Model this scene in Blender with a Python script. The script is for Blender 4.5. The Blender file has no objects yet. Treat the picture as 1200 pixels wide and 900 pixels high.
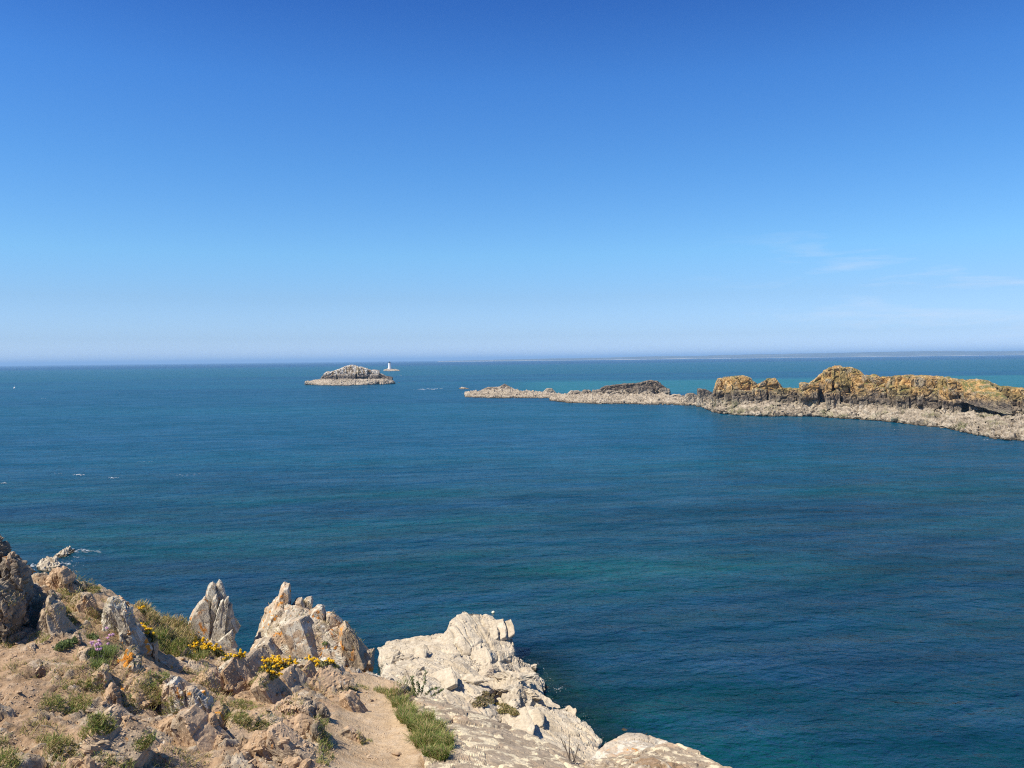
import bpy, bmesh, math, random
import numpy as np
from mathutils import Vector

# ------------------------------------------------------------------ scene, camera, sky, sun, exposure
scene = bpy.context.scene
COL = scene.collection
random.seed(7)
H = 32.0                                   # height of the eye above the sea, metres
FPX = 960.0                                # focal length in photograph pixels (1200 wide)
PITCH = math.atan(29.0 / FPX)
ROLL = math.atan(14.0 / 1200.0)
CAM = np.array([0.0, 0.0, H])
_f = np.array([0, math.cos(PITCH), -math.sin(PITCH)])
_r0 = np.array([1.0, 0, 0])
_u0 = np.array([0, math.sin(PITCH), math.cos(PITCH)])
_r = math.cos(ROLL) * _r0 - math.sin(ROLL) * _u0
_u = math.cos(ROLL) * _u0 + math.sin(ROLL) * _r0

cam_data = bpy.data.cameras.new('camera')
cam = bpy.data.objects.new('camera', cam_data)
COL.objects.link(cam)
cam_data.sensor_width = 36.0
cam_data.lens = 36.0 * FPX / 1200.0
cam_data.clip_start = 0.05
cam_data.clip_end = 120000.0
from mathutils import Matrix
cam.matrix_world = Matrix(((_r[0], _u[0], -_f[0], CAM[0]),
                           (_r[1], _u[1], -_f[1], CAM[1]),
                           (_r[2], _u[2], -_f[2], CAM[2]),
                           (0, 0, 0, 1)))
scene.camera = cam

SUN_EL = math.radians(57)
SUN_AZ = math.radians(242)                 # clockwise from +Y (view direction): behind left
to_sun = Vector((math.sin(SUN_AZ) * math.cos(SUN_EL), math.cos(SUN_AZ) * math.cos(SUN_EL), math.sin(SUN_EL)))
sun_data = bpy.data.lights.new('sun', 'SUN')
sun_data.energy = 5.0
sun_data.angle = math.radians(0.53)
sun_data.color = (1.0, 0.925, 0.80)
sun = bpy.data.objects.new('sun', sun_data)
COL.objects.link(sun)
sun.rotation_euler = to_sun.to_track_quat('Z', 'Y').to_euler()

world = bpy.data.worlds.new('World')
scene.world = world
world.use_nodes = True
wt = world.node_tree
wt.nodes.clear()


def wn(t, **kw):
    n = wt.nodes.new(t)
    for k, v in kw.items():
        setattr(n, k, v)
    return n


sky = wn('ShaderNodeTexSky', sky_type='NISHITA', sun_disc=False)
sky.sun_elevation = SUN_EL
sky.sun_rotation = SUN_AZ
sky.altitude = 30
sky.air_density = 1.0
sky.dust_density = 0.6
sky.ozone_density = 2.0
# colour balance of the photograph's sky by height above the horizon (clear polarised blue, pale blue haze low down)
tc = wn('ShaderNodeTexCoord')
sep = wn('ShaderNodeSeparateXYZ')
wt.links.new(tc.outputs['Generated'], sep.inputs[0])
grade = wn('ShaderNodeValToRGB')
GRADE = [(0.0094, (1.04, 1.42, 2.42)), (0.027, (0.81, 1.12, 1.86)), (0.0735, (0.72, 1.02, 1.50)), (0.1245, (0.675, 1.13, 1.53)), (0.2227, (0.50, 1.02, 1.55)), (0.314, (0.379, 0.895, 1.56)), (0.393, (0.248, 0.66, 1.36)), (0.75, (0.17, 0.50, 1.08))]
ge = grade.color_ramp.elements
while len(ge) < len(GRADE):
    ge.new(0.5)
for e_, (p_, c_) in zip(ge, GRADE):
    e_.position = p_
    e_.color = (*c_, 1)
wt.links.new(sep.outputs['Z'], grade.inputs['Fac'])
hsv = wn('ShaderNodeMixRGB', blend_type='MULTIPLY')
hsv.inputs[0].default_value = 1.0
wt.links.new(grade.outputs[0], hsv.inputs[2])
bg = wn('ShaderNodeBackground')
bg.inputs['Strength'].default_value = 0.077
wo = wn('ShaderNodeOutputWorld')
# thin wisps of high cloud, a few degrees above the horizon
mp = wn('ShaderNodeMapping')
mp.inputs['Scale'].default_value = (3.2, 3.2, 26.0)
mp.inputs['Location'].default_value = (3.34, 1.6, 0.9)
nz = wn('ShaderNodeTexNoise')
nz.inputs['Scale'].default_value = 1.7
nz.inputs['Detail'].default_value = 7
nz.inputs['Roughness'].default_value = 0.62
nz.inputs['Distortion'].default_value = 0.4
rp = wn('ShaderNodeValToRGB')
rp.color_ramp.elements[0].position = 0.56
rp.color_ramp.elements[0].color = (0, 0, 0, 1)
rp.color_ramp.elements[1].position = 0.80
rp.color_ramp.elements[1].color = (0.42, 0.42, 0.42, 1)
mxc = wn('ShaderNodeMixRGB')
mxc.inputs[2].default_value = (7.6, 8.0, 9.0, 1)
wt.links.new(tc.outputs['Generated'], mp.inputs['Vector'])
wt.links.new(mp.outputs[0], nz.inputs['Vector'])
wt.links.new(nz.outputs['Fac'], rp.inputs['Fac'])
low = wn('ShaderNodeValToRGB')                # only low down, as in the photograph
for p_, v_ in ((0.0, 0.5), (0.05, 1.0), (0.115, 0.9), (0.16, 0.0)):
    e_ = low.color_ramp.elements.new(p_)
    e_.color = (v_, v_, v_, 1)
low.color_ramp.elements[-1].color = (0, 0, 0, 1)
wt.links.new(sep.outputs['Z'], low.inputs['Fac'])
cm = wn('ShaderNodeMath', operation='MULTIPLY')
wt.links.new(rp.outputs[0], cm.inputs[0])
wt.links.new(low.outputs[0], cm.inputs[1])
east = wn('ShaderNodeMapRange')                 # the thin cloud lies to the right of the view
wt.links.new(sep.outputs['X'], east.inputs[0])
east.inputs[1].default_value = 0.12
east.inputs[2].default_value = 0.42
cm2 = wn('ShaderNodeMath', operation='MULTIPLY')
wt.links.new(cm.outputs[0], cm2.inputs[0])
wt.links.new(east.outputs[0], cm2.inputs[1])
wt.links.new(cm2.outputs[0], mxc.inputs[0])
wt.links.new(sky.outputs[0], hsv.inputs[1])
wt.links.new(hsv.outputs[0], mxc.inputs[1])
wt.links.new(mxc.outputs[0], bg.inputs['Color'])
wt.links.new(bg.outputs[0], wo.inputs['Surface'])

scene.view_settings.view_transform = 'Standard'
scene.view_settings.look = 'None'
scene.view_settings.gamma = 1.0
scene.view_settings.exposure = 0.45
scene.view_settings.use_curve_mapping = False
scene.cycles.max_bounces = 6
scene.cycles.transparent_max_bounces = 8
scene.cycles.volume_bounces = 0
scene.cycles.filter_width = 1.15
scene.cycles.use_denoising = False
scene.cycles.sample_clamp_direct = 1.7
scene.cycles.sample_clamp_indirect = 3.0


# ------------------------------------------------------------------ where a pixel of the photograph lies in the place
def ray(px, py):
    return _f + ((px - 600) / FPX) * _r - ((py - 450) / FPX) * _u


def P(px, py, d):
    """point at forward distance d (metres along +Y) seen at pixel px, py"""
    v = ray(px, py)
    return CAM + v * (d / v[1])


def S(px, py, z=0.0):
    """point of the level plane z seen at pixel px, py"""
    v = ray(px, py)
    return CAM + v * ((z - H) / v[2])


# ------------------------------------------------------------------ numpy noise
def _hash(ix, iy, iz, seed):
    h = (ix.astype(np.uint32) * np.uint32(374761393) + iy.astype(np.uint32) * np.uint32(668265263)
         + iz.astype(np.uint32) * np.uint32(2147483647) + np.uint32((seed * 974711 + 12345) & 0xffffffff))
    h = (h ^ (h >> np.uint32(13))) * np.uint32(1274126177)
    h = (h ^ (h >> np.uint32(15))) * np.uint32(2246822519)
    return h ^ (h >> np.uint32(16))


def h01(ix, iy, iz, seed):
    return _hash(ix, iy, iz, seed).astype(np.float64) / 4294967295.0


def vnoise(p, seed=0):
    i = np.floor(p).astype(np.int64)
    f = p - i
    w = f * f * f * (f * (f * 6 - 15) + 10)
    out = 0.0
    for dx in (0, 1):
        wx = w[:, 0] if dx else 1 - w[:, 0]
        for dy in (0, 1):
            wy = w[:, 1] if dy else 1 - w[:, 1]
            for dz in (0, 1):
                wz = w[:, 2] if dz else 1 - w[:, 2]
                hh = _hash(i[:, 0] + dx, i[:, 1] + dy, i[:, 2] + dz, seed)
                gx = (hh & np.uint32(1023)).astype(np.float64) / 511.5 - 1
                gy = ((hh >> np.uint32(10)) & np.uint32(1023)).astype(np.float64) / 511.5 - 1
                gz = ((hh >> np.uint32(20)) & np.uint32(1023)).astype(np.float64) / 511.5 - 1
                out = out + wx * wy * wz * (gx * (f[:, 0] - dx) + gy * (f[:, 1] - dy) + gz * (f[:, 2] - dz))
    return out


def fbm(p, octaves=4, rough=0.5, seed=0):
    a, s, out = 1.0, 1.0, 0.0
    for k in range(octaves):
        out = out + a * vnoise(p * s + 17.3 * k, seed + k)
        a *= rough
        s *= 2.03
    return out


def worley(p, seed=0):
    """F1, F2, random of the nearest cell, offset from its centre, three randoms for a tilt"""
    i = np.floor(p).astype(np.int64)
    n = len(p)
    f1 = np.full(n, 9.0)
    f2 = np.full(n, 9.0)
    cr = np.zeros(n)
    off = np.zeros((n, 3))
    cell = np.zeros((n, 3), dtype=np.int64)
    for dx in (-1, 0, 1):
        for dy in (-1, 0, 1):
            for dz in (-1, 0, 1):
                cx, cy, cz = i[:, 0] + dx, i[:, 1] + dy, i[:, 2] + dz
                hh = _hash(cx, cy, cz, seed)
                jx = (hh & np.uint32(1023)).astype(np.float64) / 1023
                jy = ((hh >> np.uint32(10)) & np.uint32(1023)).astype(np.float64) / 1023
                jz = ((hh >> np.uint32(20)) & np.uint32(1023)).astype(np.float64) / 1023
                ox, oy, oz = p[:, 0] - cx - jx, p[:, 1] - cy - jy, p[:, 2] - cz - jz
                d = np.sqrt(ox * ox + oy * oy + oz * oz)
                closer = d < f1
                f2 = np.where(closer, f1, np.minimum(f2, d))
                f1 = np.where(closer, d, f1)
                off[closer] = np.stack([ox, oy, oz], 1)[closer]
                cell[closer] = np.stack([cx, cy, cz], 1)[closer]
    cr = h01(cell[:, 0], cell[:, 1], cell[:, 2], seed + 51)
    t = np.stack([h01(cell[:, 0], cell[:, 1], cell[:, 2], seed + 60 + k) for k in range(3)], 1) - 0.5
    return f1, f2, cr, off, t


def sstep(a, b, x):
    t = np.clip((x - a) / (b - a), 0, 1)
    return t * t * (3 - 2 * t)


# ------------------------------------------------------------------ mesh and object helpers
def fast_mesh(name, V, F, smooth=True):
    V = np.asarray(V, dtype=np.float32)
    F = np.asarray(F, dtype=np.int32)
    k = F.shape[1]
    me = bpy.data.meshes.new(name)
    me.vertices.add(len(V))
    me.vertices.foreach_set('co', V.ravel())
    me.loops.add(F.size)
    me.loops.foreach_set('vertex_index', F.ravel())
    me.polygons.add(len(F))
    me.polygons.foreach_set('loop_start', np.arange(0, F.size, k, dtype=np.int32))
    me.polygons.foreach_set('use_smooth', np.full(len(F), smooth))
    me.update(calc_edges=True)
    return me


def put(name, V, F, mats, parent=None, origin=None, smooth=True, attrs=None, mat_idx=None):
    """one mesh object; V in world coordinates, moved to an origin of its own"""
    V = np.asarray(V, dtype=np.float64)
    if origin is None:
        origin = np.array([V[:, 0].mean(), V[:, 1].mean(), V[:, 2].min() if parent is None else V[:, 2].mean()])
    origin = np.asarray(origin, dtype=np.float64)
    me = fast_mesh(name, V - origin, F, smooth)
    for m in (mats if isinstance(mats, (list, tuple)) else [mats]):
        me.materials.append(m)
    if mat_idx is not None:
        me.polygons.foreach_set('material_index', np.asarray(mat_idx, dtype=np.int32))
    for k, v in (attrs or {}).items():
        a = me.attributes.new(k, 'FLOAT', 'POINT')
        a.data.foreach_set('value', np.asarray(v, dtype=np.float32))
    o = bpy.data.objects.new(name, me)
    COL.objects.link(o)
    if parent is not None:
        o.parent = parent
        o.location = Vector(origin - world_loc(parent))
    else:
        o.location = Vector(origin)
    return o


def world_loc(o):
    v = np.array(o.location, dtype=np.float64)
    while o.parent is not None:
        o = o.parent
        v = v + np.array(o.location, dtype=np.float64)
    return v


def tag(o, label, cat, group=None):
    o['label'] = label
    o['category'] = cat
    if group:
        o['group'] = group
    return o


def thing(name, label, cat, loc, group=None):
    o = bpy.data.objects.new(name, None)
    o.empty_display_size = 0.2
    COL.objects.link(o)
    o.location = Vector(loc)
    return tag(o, label, cat, group)


def structure(o):
    o['kind'] = 'structure'
    return o


def stuff(o):
    o['kind'] = 'stuff'
    return o


# ------------------------------------------------------------------ rocks: a convex body of fractured faces, then joints, laminae and pits
_sph = {}


def cube_sphere(n):
    if n in _sph:
        return _sph[n]
    lin = np.tan(np.linspace(-1, 1, n + 1) * math.pi / 4)
    a, b = np.meshgrid(lin, lin, indexing='ij')
    a, b = a.ravel(), b.ravel()
    one = np.ones_like(a)
    sides = [np.stack(s, 1) for s in ((one, a, b), (-one, b, a), (b, one, a), (a, -one, b), (a, b, one), (b, a, -one))]
    V = np.concatenate(sides)
    q = np.arange((n + 1) ** 2).reshape(n + 1, n + 1)
    f = np.stack([q[:-1, :-1].ravel(), q[1:, :-1].ravel(), q[1:, 1:].ravel(), q[:-1, 1:].ravel()], 1)
    F = np.concatenate([f + k * (n + 1) ** 2 for k in range(6)])
    key = np.round(V * 1e6).astype(np.int64)
    _, first, inv = np.unique(key, axis=0, return_index=True, return_inverse=True)
    inv = inv.ravel()
    V = V[first]
    F = inv[F]
    V = V / np.linalg.norm(V, axis=1)[:, None]
    _sph[n] = (V, F)
    return V, F


def hull_planes(pts):
    bm = bmesh.new()
    vs = [bm.verts.new(p) for p in pts]
    bmesh.ops.convex_hull(bm, input=vs)
    bm.normal_update()
    c = np.mean(pts, 0)
    N, D = [], []
    area = 0.0
    for f in bm.faces:
        n = np.array(f.normal)
        a = f.calc_area()
        if a < 1e-9:
            continue
        d = float(np.dot(n, np.array(f.calc_center_median())))
        if np.dot(n, c) > d:
            n, d = -n, -d
        N.append(n)
        D.append(d)
        area += a
    bm.free()
    return np.array(N), np.array(D), area


def normals(V, F):
    if F.shape[1] == 4:
        fn = np.cross(V[F[:, 2]] - V[F[:, 0]], V[F[:, 3]] - V[F[:, 1]])
    else:
        fn = np.cross(V[F[:, 1]] - V[F[:, 0]], V[F[:, 2]] - V[F[:, 0]])
    vn = np.zeros_like(V)
    for k in range(F.shape[1]):
        for c in range(3):
            vn[:, c] += np.bincount(F[:, k], weights=fn[:, c], minlength=len(V))
    return vn / np.maximum(np.linalg.norm(vn, axis=1), 1e-12)[:, None]


def frame(dip_x, dip_y, turn=0.0):
    """rows: across the laminae, along the strike, down the dip"""
    w = np.array([math.cos(dip_x) * math.cos(dip_y), math.sin(dip_y), math.sin(dip_x) * math.cos(dip_y)])
    w /= np.linalg.norm(w)
    t = np.array([math.sin(turn), math.cos(turn), 0.1])
    a = np.cross(w, t)
    a /= np.linalg.norm(a)
    b = np.cross(w, a)
    return np.stack([w, b, a])


SCHIST = frame(math.radians(24), math.radians(-12))     # laminae steep, leaning to the right going up


def bricks(q, seed):
    """cells of a layered, jointed rock: layers across axis 0, broken along the two others at random places"""
    i = np.floor(q[:, 0]).astype(np.int64)
    z_ = np.zeros_like(i)
    u = q[:, 1] * (0.7 + 0.6 * h01(i, z_, z_, seed + 1)) + 7.3 * h01(i, z_, z_, seed + 2)
    j = np.floor(u).astype(np.int64)
    v = q[:, 2] * (0.7 + 0.6 * h01(i, j, z_, seed + 3)) + 5.1 * h01(i, j, z_, seed + 4)
    k = np.floor(v).astype(np.int64)
    fr = np.stack([q[:, 0] - i, u - j, v - k], 1)
    cr = h01(i, j, k, seed + 5)
    t = np.stack([h01(i, j, k, seed + 6 + c) for c in range(3)], 1) - 0.5
    edge = np.minimum(fr, 1 - fr).min(1)
    return cr, edge, fr - 0.5, t


def roughen(V, F, size, amp, seed, fr=SCHIST, lam=2.6, crack=0.5, chips=1.0, grain=1.0, fine=True, warp=1.0):
    """size: joint spacing in metres; amp: relief in metres"""
    nrm = normals(V, F)
    q = (V @ fr.T) * np.array([lam, 1.0, 0.8]) / size
    w = np.stack([vnoise(q * 0.55, seed + 1), vnoise(q * 0.55 + 31, seed + 2), vnoise(q * 0.55 + 77, seed + 3)], 1)
    w2 = np.stack([vnoise(q * 2.1, seed + 4), vnoise(q * 2.1 + 31, seed + 5), vnoise(q * 2.1 + 77, seed + 6)], 1)
    q = q + warp * (0.75 * w + 0.22 * w2)
    cr, edge, off, t = bricks(q, seed)
    d = (cr - 0.5) * 1.15 + (off * t).sum(1) * 1.6 * chips - crack * (1 - sstep(0.0, 0.07, edge))
    q2 = q @ frame(0.35, 0.25, 0.4).T * 2.3 + 5.1
    cr, edge, off, t = bricks(q2, seed + 20)
    d = d + 0.5 * ((cr - 0.5) + (off * t).sum(1) * 1.8 * chips - 0.7 * crack * (1 - sstep(0.0, 0.08, edge)))
    if fine:
        q3 = q @ frame(-0.3, 0.4, 0.2).T * 5.2 + 9.7
        cr, edge, off, t = bricks(q3, seed + 40)
        d = d + 0.26 * ((cr - 0.5) + (off * t).sum(1) * 2.0 * chips)
    d = d + 0.5 * fbm(V / size * 0.8, 3, 0.5, seed + 22) + 0.35 * grain * fbm(V / size * 3.0, 4, 0.6, seed + 23)
    return V + nrm * (amp * d)[:, None]


def body(pts, res, soft=110, nmax=150):
    """dense mesh of the convex hull of pts; res = edge length wanted"""
    pts = np.asarray(pts, dtype=np.float64)
    N, D, area = hull_planes(pts)
    c = pts.mean(0)
    # centre and scale axes by the principal directions of the body
    q = pts - c
    w, E = np.linalg.eigh(q.T @ q / len(q) + np.eye(3) * 1e-6)
    s = np.maximum((q @ E).max(0) - (q @ E).min(0), 1e-3) / 2
    n = int(np.clip(math.sqrt(area / 6) / res, 5, nmax))
    U, F = cube_sphere(n)
    dirs = (U * s) @ E.T
    if np.linalg.det(E) < 0:
        F = F[:, ::-1]
    dd = np.maximum(D - N @ c, 1e-3)
    A = np.maximum(dirs @ (N / dd[:, None]).T, 1e-6)
    m = A.max(1)
    m = m * ((A / m[:, None]) ** soft).sum(1) ** (1.0 / soft)
    return c + dirs / m[:, None], F


def prism_pts(poly, d, thick, fshift=(0, 0), fs=0.72, bs=0.72, lean=0.0, bury=0.0):
    """points of an upright rock whose outline is poly (photo pixels) at distance d"""
    poly = np.array(poly, dtype=float)
    cen = poly.mean(0)
    yb = poly[:, 1].max()
    sc = d / FPX
    out = []
    for px, py in poly:
        dl = lean * (yb - py) * sc
        out.append(P(px, py, d + thick * 0.4 + dl))
        q = cen + (np.array([px, py]) - cen) * fs + np.array(fshift)
        out.append(P(q[0], q[1], d + dl))
        q = cen + (np.array([px, py]) - cen) * bs
        out.append(P(q[0], q[1], d + thick + dl))
    out = np.array(out)
    if bury:
        low = out[out[:, 2] < np.percentile(out[:, 2], 40)].copy()
        low[:, 2] -= bury
        out = np.concatenate([out, low])
    return out


def mound_pts(top, drop, spread=1.12, lift=0.0):
    """points of a lying rock: its upper surface as (px, py, distance) and the same pushed down"""
    T = np.array([P(*t) for t in top])
    c = T.mean(0)
    B = c + (T - c) * np.array([spread, spread, 1])
    B[:, 2] = B[:, 2] - drop
    if lift:
        M = c + (T - c) * np.array([0.45, 0.45, 1])
        M[:, 2] += lift
        return np.concatenate([T, B, M])
    return np.concatenate([T, B])


def rock(name, pts, res, size, amp, seed, mat, parent=None, fr=SCHIST, soft=110, nmax=150, **kw):
    V, F = body(pts, res, soft, nmax)
    V = roughen(V, F, size, amp, seed, fr, **kw)
    return put(name, V, F, mat, parent, smooth=False)


def project(p):
    """photo pixel of a point"""
    v = np.asarray(p) - CAM
    z_ = v @ _f
    return 600 + FPX * (v @ _r) / z_, 450 - FPX * (v @ _u) / z_


def inside(px, py, poly):
    c = False
    j = len(poly) - 1
    for i in range(len(poly)):
        if (poly[i][1] > py) != (poly[j][1] > py) and px < (poly[j][0] - poly[i][0]) * (py - poly[i][1]) / (poly[j][1] - poly[i][1]) + poly[i][0]:
            c = not c
        j = i
    return c


def plate_pts(c, fr, tw, ta, tb, rnd, taper=0.55, jit=0.22):
    """corner points of one split plate of rock: thin along fr[0], broken at both ends"""
    w, a, b = fr
    if b[2] < 0:
        b = -b
    out = []
    for sb in (-1, 1):
        k = taper if sb > 0 else 1.0
        for sw in (-1, 1):
            for sa in (-1, 1):
                j = [1 + rnd.uniform(-jit, jit) for _ in range(3)]
                out.append(c + w * sw * tw * j[0] * (0.6 + 0.4 * k) + a * sa * ta * j[1] * k + b * sb * tb * j[2])
        out.append(c + b * sb * tb * (1.12 + rnd.uniform(0, .15)) + a * ta * rnd.uniform(-.5, .5) * k + w * tw * rnd.uniform(-.6, .6) * k)
    return np.array(out)


# ------------------------------------------------------------------ node helpers
class Mat:
    def __init__(self, name):
        self.m = bpy.data.materials.new(name)
        self.m.use_nodes = True
        self.t = self.m.node_tree
        self.t.nodes.clear()
        self.out = self.t.nodes.new('ShaderNodeOutputMaterial')
        self.b = self.t.nodes.new('ShaderNodeBsdfPrincipled')
        self.t.links.new(self.b.outputs[0], self.out.inputs[0])
        self._oc = None

    def n(self, t, **kw):
        x = self.t.nodes.new(t)
        for k, v in kw.items():
            setattr(x, k, v)
        return x

    def l(self, a, b):
        self.t.links.new(a, b)

    def set(self, sock, v):
        if hasattr(v, 'links'):
            self.l(v, sock)
        elif isinstance(v, (tuple, list)) and len(v) == 3 and sock.type == 'RGBA':
            sock.default_value = (*v, 1)
        else:
            sock.default_value = v

    def pos(self):
        if self._oc is None:
            self._oc = self.n('ShaderNodeNewGeometry').outputs['Position']
        return self._oc

    def mapping(self, scale, rot=(0, 0, 0), src=None, loc=(0, 0, 0)):
        src = src or self.pos()
        if any(rot):
            y = self.n('ShaderNodeMapping')
            y.inputs['Rotation'].default_value = rot
            self.l(src, y.inputs['Vector'])
            src = y.outputs[0]
        x = self.n('ShaderNodeMapping')
        x.inputs['Scale'].default_value = scale
        x.inputs['Location'].default_value = loc
        self.l(src, x.inputs['Vector'])
        return x.outputs[0]

    def noise(self, scale, detail=4, rough=0.55, vec=None, dist=0.0):
        x = self.n('ShaderNodeTexNoise')
        x.inputs['Scale'].default_value = scale
        x.inputs['Detail'].default_value = detail
        x.inputs['Roughness'].default_value = rough
        x.inputs['Distortion'].default_value = dist
        self.l(vec or self.pos(), x.inputs['Vector'])
        return x.outputs['Fac']

    def voro(self, scale, feature='F1', vec=None, out='Distance', rand=1.0):
        x = self.n('ShaderNodeTexVoronoi', feature=feature)
        x.inputs['Scale'].default_value = scale
        x.inputs['Randomness'].default_value = rand
        self.l(vec or self.pos(), x.inputs['Vector'])
        return x.outputs[out]

    def ramp(self, fac, stops):
        x = self.n('ShaderNodeValToRGB')
        e = x.color_ramp.elements
        while len(e) < len(stops):
            e.new(0.5)
        for k, (p, c) in enumerate(stops):
            e[k].position = p
            e[k].color = (c, c, c, 1) if isinstance(c, (int, float)) else (*c, 1)
        self.l(fac, x.inputs['Fac'])
        return x.outputs[0]

    def mix(self, fac, a, b, mode='MIX'):
        x = self.n('ShaderNodeMixRGB', blend_type=mode)
        self.set(x.inputs[0], fac)
        self.set(x.inputs[1], a)
        self.set(x.inputs[2], b)
        return x.outputs[0]

    def math(self, op, a, b=0.0, clamp=False):
        x = self.n('ShaderNodeMath', operation=op, use_clamp=clamp)
        self.set(x.inputs[0], a)
        self.set(x.inputs[1], b)
        return x.outputs[0]

    def xyz(self, src=None):
        x = self.n('ShaderNodeSeparateXYZ')
        self.l(src or self.pos(), x.inputs[0])
        return x.outputs

    def attr(self, name):
        return self.n('ShaderNodeAttribute', attribute_name=name).outputs['Fac']

    def bump(self, height, strength, dist, normal=None):
        x = self.n('ShaderNodeBump')
        x.inputs['Strength'].default_value = strength
        x.inputs['Distance'].default_value = dist
        self.l(height, x.inputs['Height'])
        if normal is not None:
            self.l(normal, x.inputs['Normal'])
        return x.outputs[0]

    def finish(self, color, rough=0.9, normal=None, spec=0.25):
        self.set(self.b.inputs['Base Color'], color)
        self.set(self.b.inputs['Roughness'], rough)
        self.b.inputs['Specular IOR Level'].default_value = spec
        if normal is not None:
            self.l(normal, self.b.inputs['Normal'])
        return self.m


# ------------------------------------------------------------------ materials
def rock_material(name, s=1.0, c1=(0.20, 0.165, 0.125), c2=(0.36, 0.30, 0.225), c3=(0.50, 0.43, 0.33), soil=0.35,
                  pale=0.3, pale_c=(0.62, 0.58, 0.50), orange=0.2, dark=0.25, rot=(0, math.radians(24), 0), seed=0.0,
                  soil_c=(0.37, 0.245, 0.145), bump=1.0, wet=None):
    """schist: banded stone, dirt in patches, crusts of pale, orange and dark lichen; s = size of one metre's detail"""
    m = Mat(name)
    p = m.mapping((1, 1, 1), loc=(seed * 3.1, seed * 1.7, seed * 2.3))
    band = m.mapping((9 / s, 1.6 / s, 1.6 / s), rot, p)
    n0 = m.noise(1.0, 6, 0.6, band, 0.6)
    n1 = m.noise(2.2 / s, 8, 0.62, p)
    base = m.ramp(m.mix(0.5, n0, n1), [(0.34, c1), (0.5, c2), (0.68, c3)])
    n2 = m.noise(26 / s, 5, 0.7, p)
    base = m.mix(0.55, base, m.ramp(n2, [(0.3, 0.55), (0.7, 1.35)]), 'MULTIPLY')
    ns = m.noise(1.5 / s, 7, 0.6, m.mapping((1, 1, 1.3), (0, 0, 0), p, (7.7, 0, 0)))
    lo = 0.62 - 0.28 * soil
    base = m.mix(m.ramp(ns, [(lo, 0.0), (lo + 0.12, 0.85)]), base, m.mix(n2, soil_c, (0.55, 0.40, 0.26)))
    nd = m.noise(7 / s, 8, 0.68, m.mapping((1, 1, 1), (0, 0, 0), p, (0, 4.4, 0)))
    lo = 0.70 - 0.22 * dark
    base = m.mix(m.ramp(nd, [(lo, 0.0), (lo + 0.06, 0.75)]), base, (0.075, 0.068, 0.058))
    npal = m.noise(5.5 / s, 9, 0.66, m.mapping((1, 1, 1), (0, 0, 0), p, (0, 0, 9.1)), 0.3)
    lo = 0.70 - 0.30 * pale
    base = m.mix(m.ramp(npal, [(lo, 0.0), (lo + 0.05, 0.85)]), base,
                 m.mix(n2, (pale_c[0] * 0.8, pale_c[1] * 0.8, pale_c[2] * 0.78), pale_c))
    nor = m.noise(6.5 / s, 7, 0.62, m.mapping((1, 1, 1), (0, 0, 0), p, (3.3, 0, 1.1)), 0.2)
    nbig = m.noise(0.9 / s, 2, 0.5, m.mapping((1, 1, 1), (0, 0, 0), p, (5.3, 2, 0)))
    om = m.math('MULTIPLY', m.ramp(nor, [(0.66 - 0.2 * orange, 0.0), (0.70 - 0.2 * orange, 1.0)]),
                m.ramp(nbig, [(0.56 - 0.16 * orange, 0.0), (0.62 - 0.16 * orange, 1.0)]))
    base = m.mix(om, base, m.mix(n2, (0.50, 0.17, 0.02), (0.66, 0.32, 0.06)))
    if wet is not None:                                   # weed and wet stone up to the last wave
        wz = m.n('ShaderNodeMapRange', interpolation_type='SMOOTHSTEP')
        m.set(wz.inputs[0], m.math('ADD', m.xyz()[2], m.math('MULTIPLY', m.math('SUBTRACT', n1, 0.5), wet * 2.2)))
        wz.inputs[1].default_value = wet * 0.5
        wz.inputs[2].default_value = wet
        base = m.mix(wz.outputs[0], m.mix(n2, (0.055, 0.048, 0.03), (0.13, 0.11, 0.07)), base)
    b1 = m.bump(m.noise(1.0, 8, 0.65, m.mapping((55 / s, 14 / s, 14 / s), rot, p)), 0.55 * bump, 0.02 * s)
    b2 = m.bump(m.noise(38 / s, 8, 0.72, p), 0.4 * bump, 0.012 * s, b1)
    b3 = m.bump(m.voro(17 / s, 'DISTANCE_TO_EDGE', m.mix(0.3, p, m.n('ShaderNodeTexNoise').outputs['Color'])), 0.25 * bump, 0.012 * s, b2)
    return m.finish(base, 0.92, b3, 0.15)


M_PINN = rock_material('grey_pinnacle_schist', 0.8, (0.27, 0.225, 0.165), (0.43, 0.38, 0.295), (0.54, 0.49, 0.395), soil=0.05,
                       pale=0.62, pale_c=(0.62, 0.585, 0.48), orange=0.5, dark=0.16, rot=(0, math.radians(24), 0), seed=1)
M_CRAG = rock_material('pale_crag_schist', 0.8, (0.27, 0.215, 0.15), (0.44, 0.37, 0.275), (0.57, 0.50, 0.39), soil=0.42,
                       pale=0.58, pale_c=(0.64, 0.595, 0.49), orange=0.34, dark=0.14, seed=2)
M_BANK = rock_material('bank_schist', 0.75, (0.22, 0.17, 0.115), (0.37, 0.29, 0.20), (0.49, 0.40, 0.285), soil=0.66,
                       pale=0.3, pale_c=(0.56, 0.50, 0.39), orange=0.12, dark=0.14, seed=3)
M_ORANGE = rock_material('orange_lichened_schist', 0.75, (0.22, 0.17, 0.115), (0.36, 0.285, 0.195), (0.46, 0.375, 0.265), soil=0.35,
                         pale=0.2, pale_c=(0.55, 0.50, 0.40), orange=0.75, dark=0.12, seed=7)
M_BROWN = rock_material('brown_cleaved_schist', 0.8, (0.27, 0.175, 0.10), (0.40, 0.275, 0.165), (0.50, 0.365, 0.235), soil=0.5,
                        pale=0.15, orange=0.05, dark=0.12, seed=4)
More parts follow.
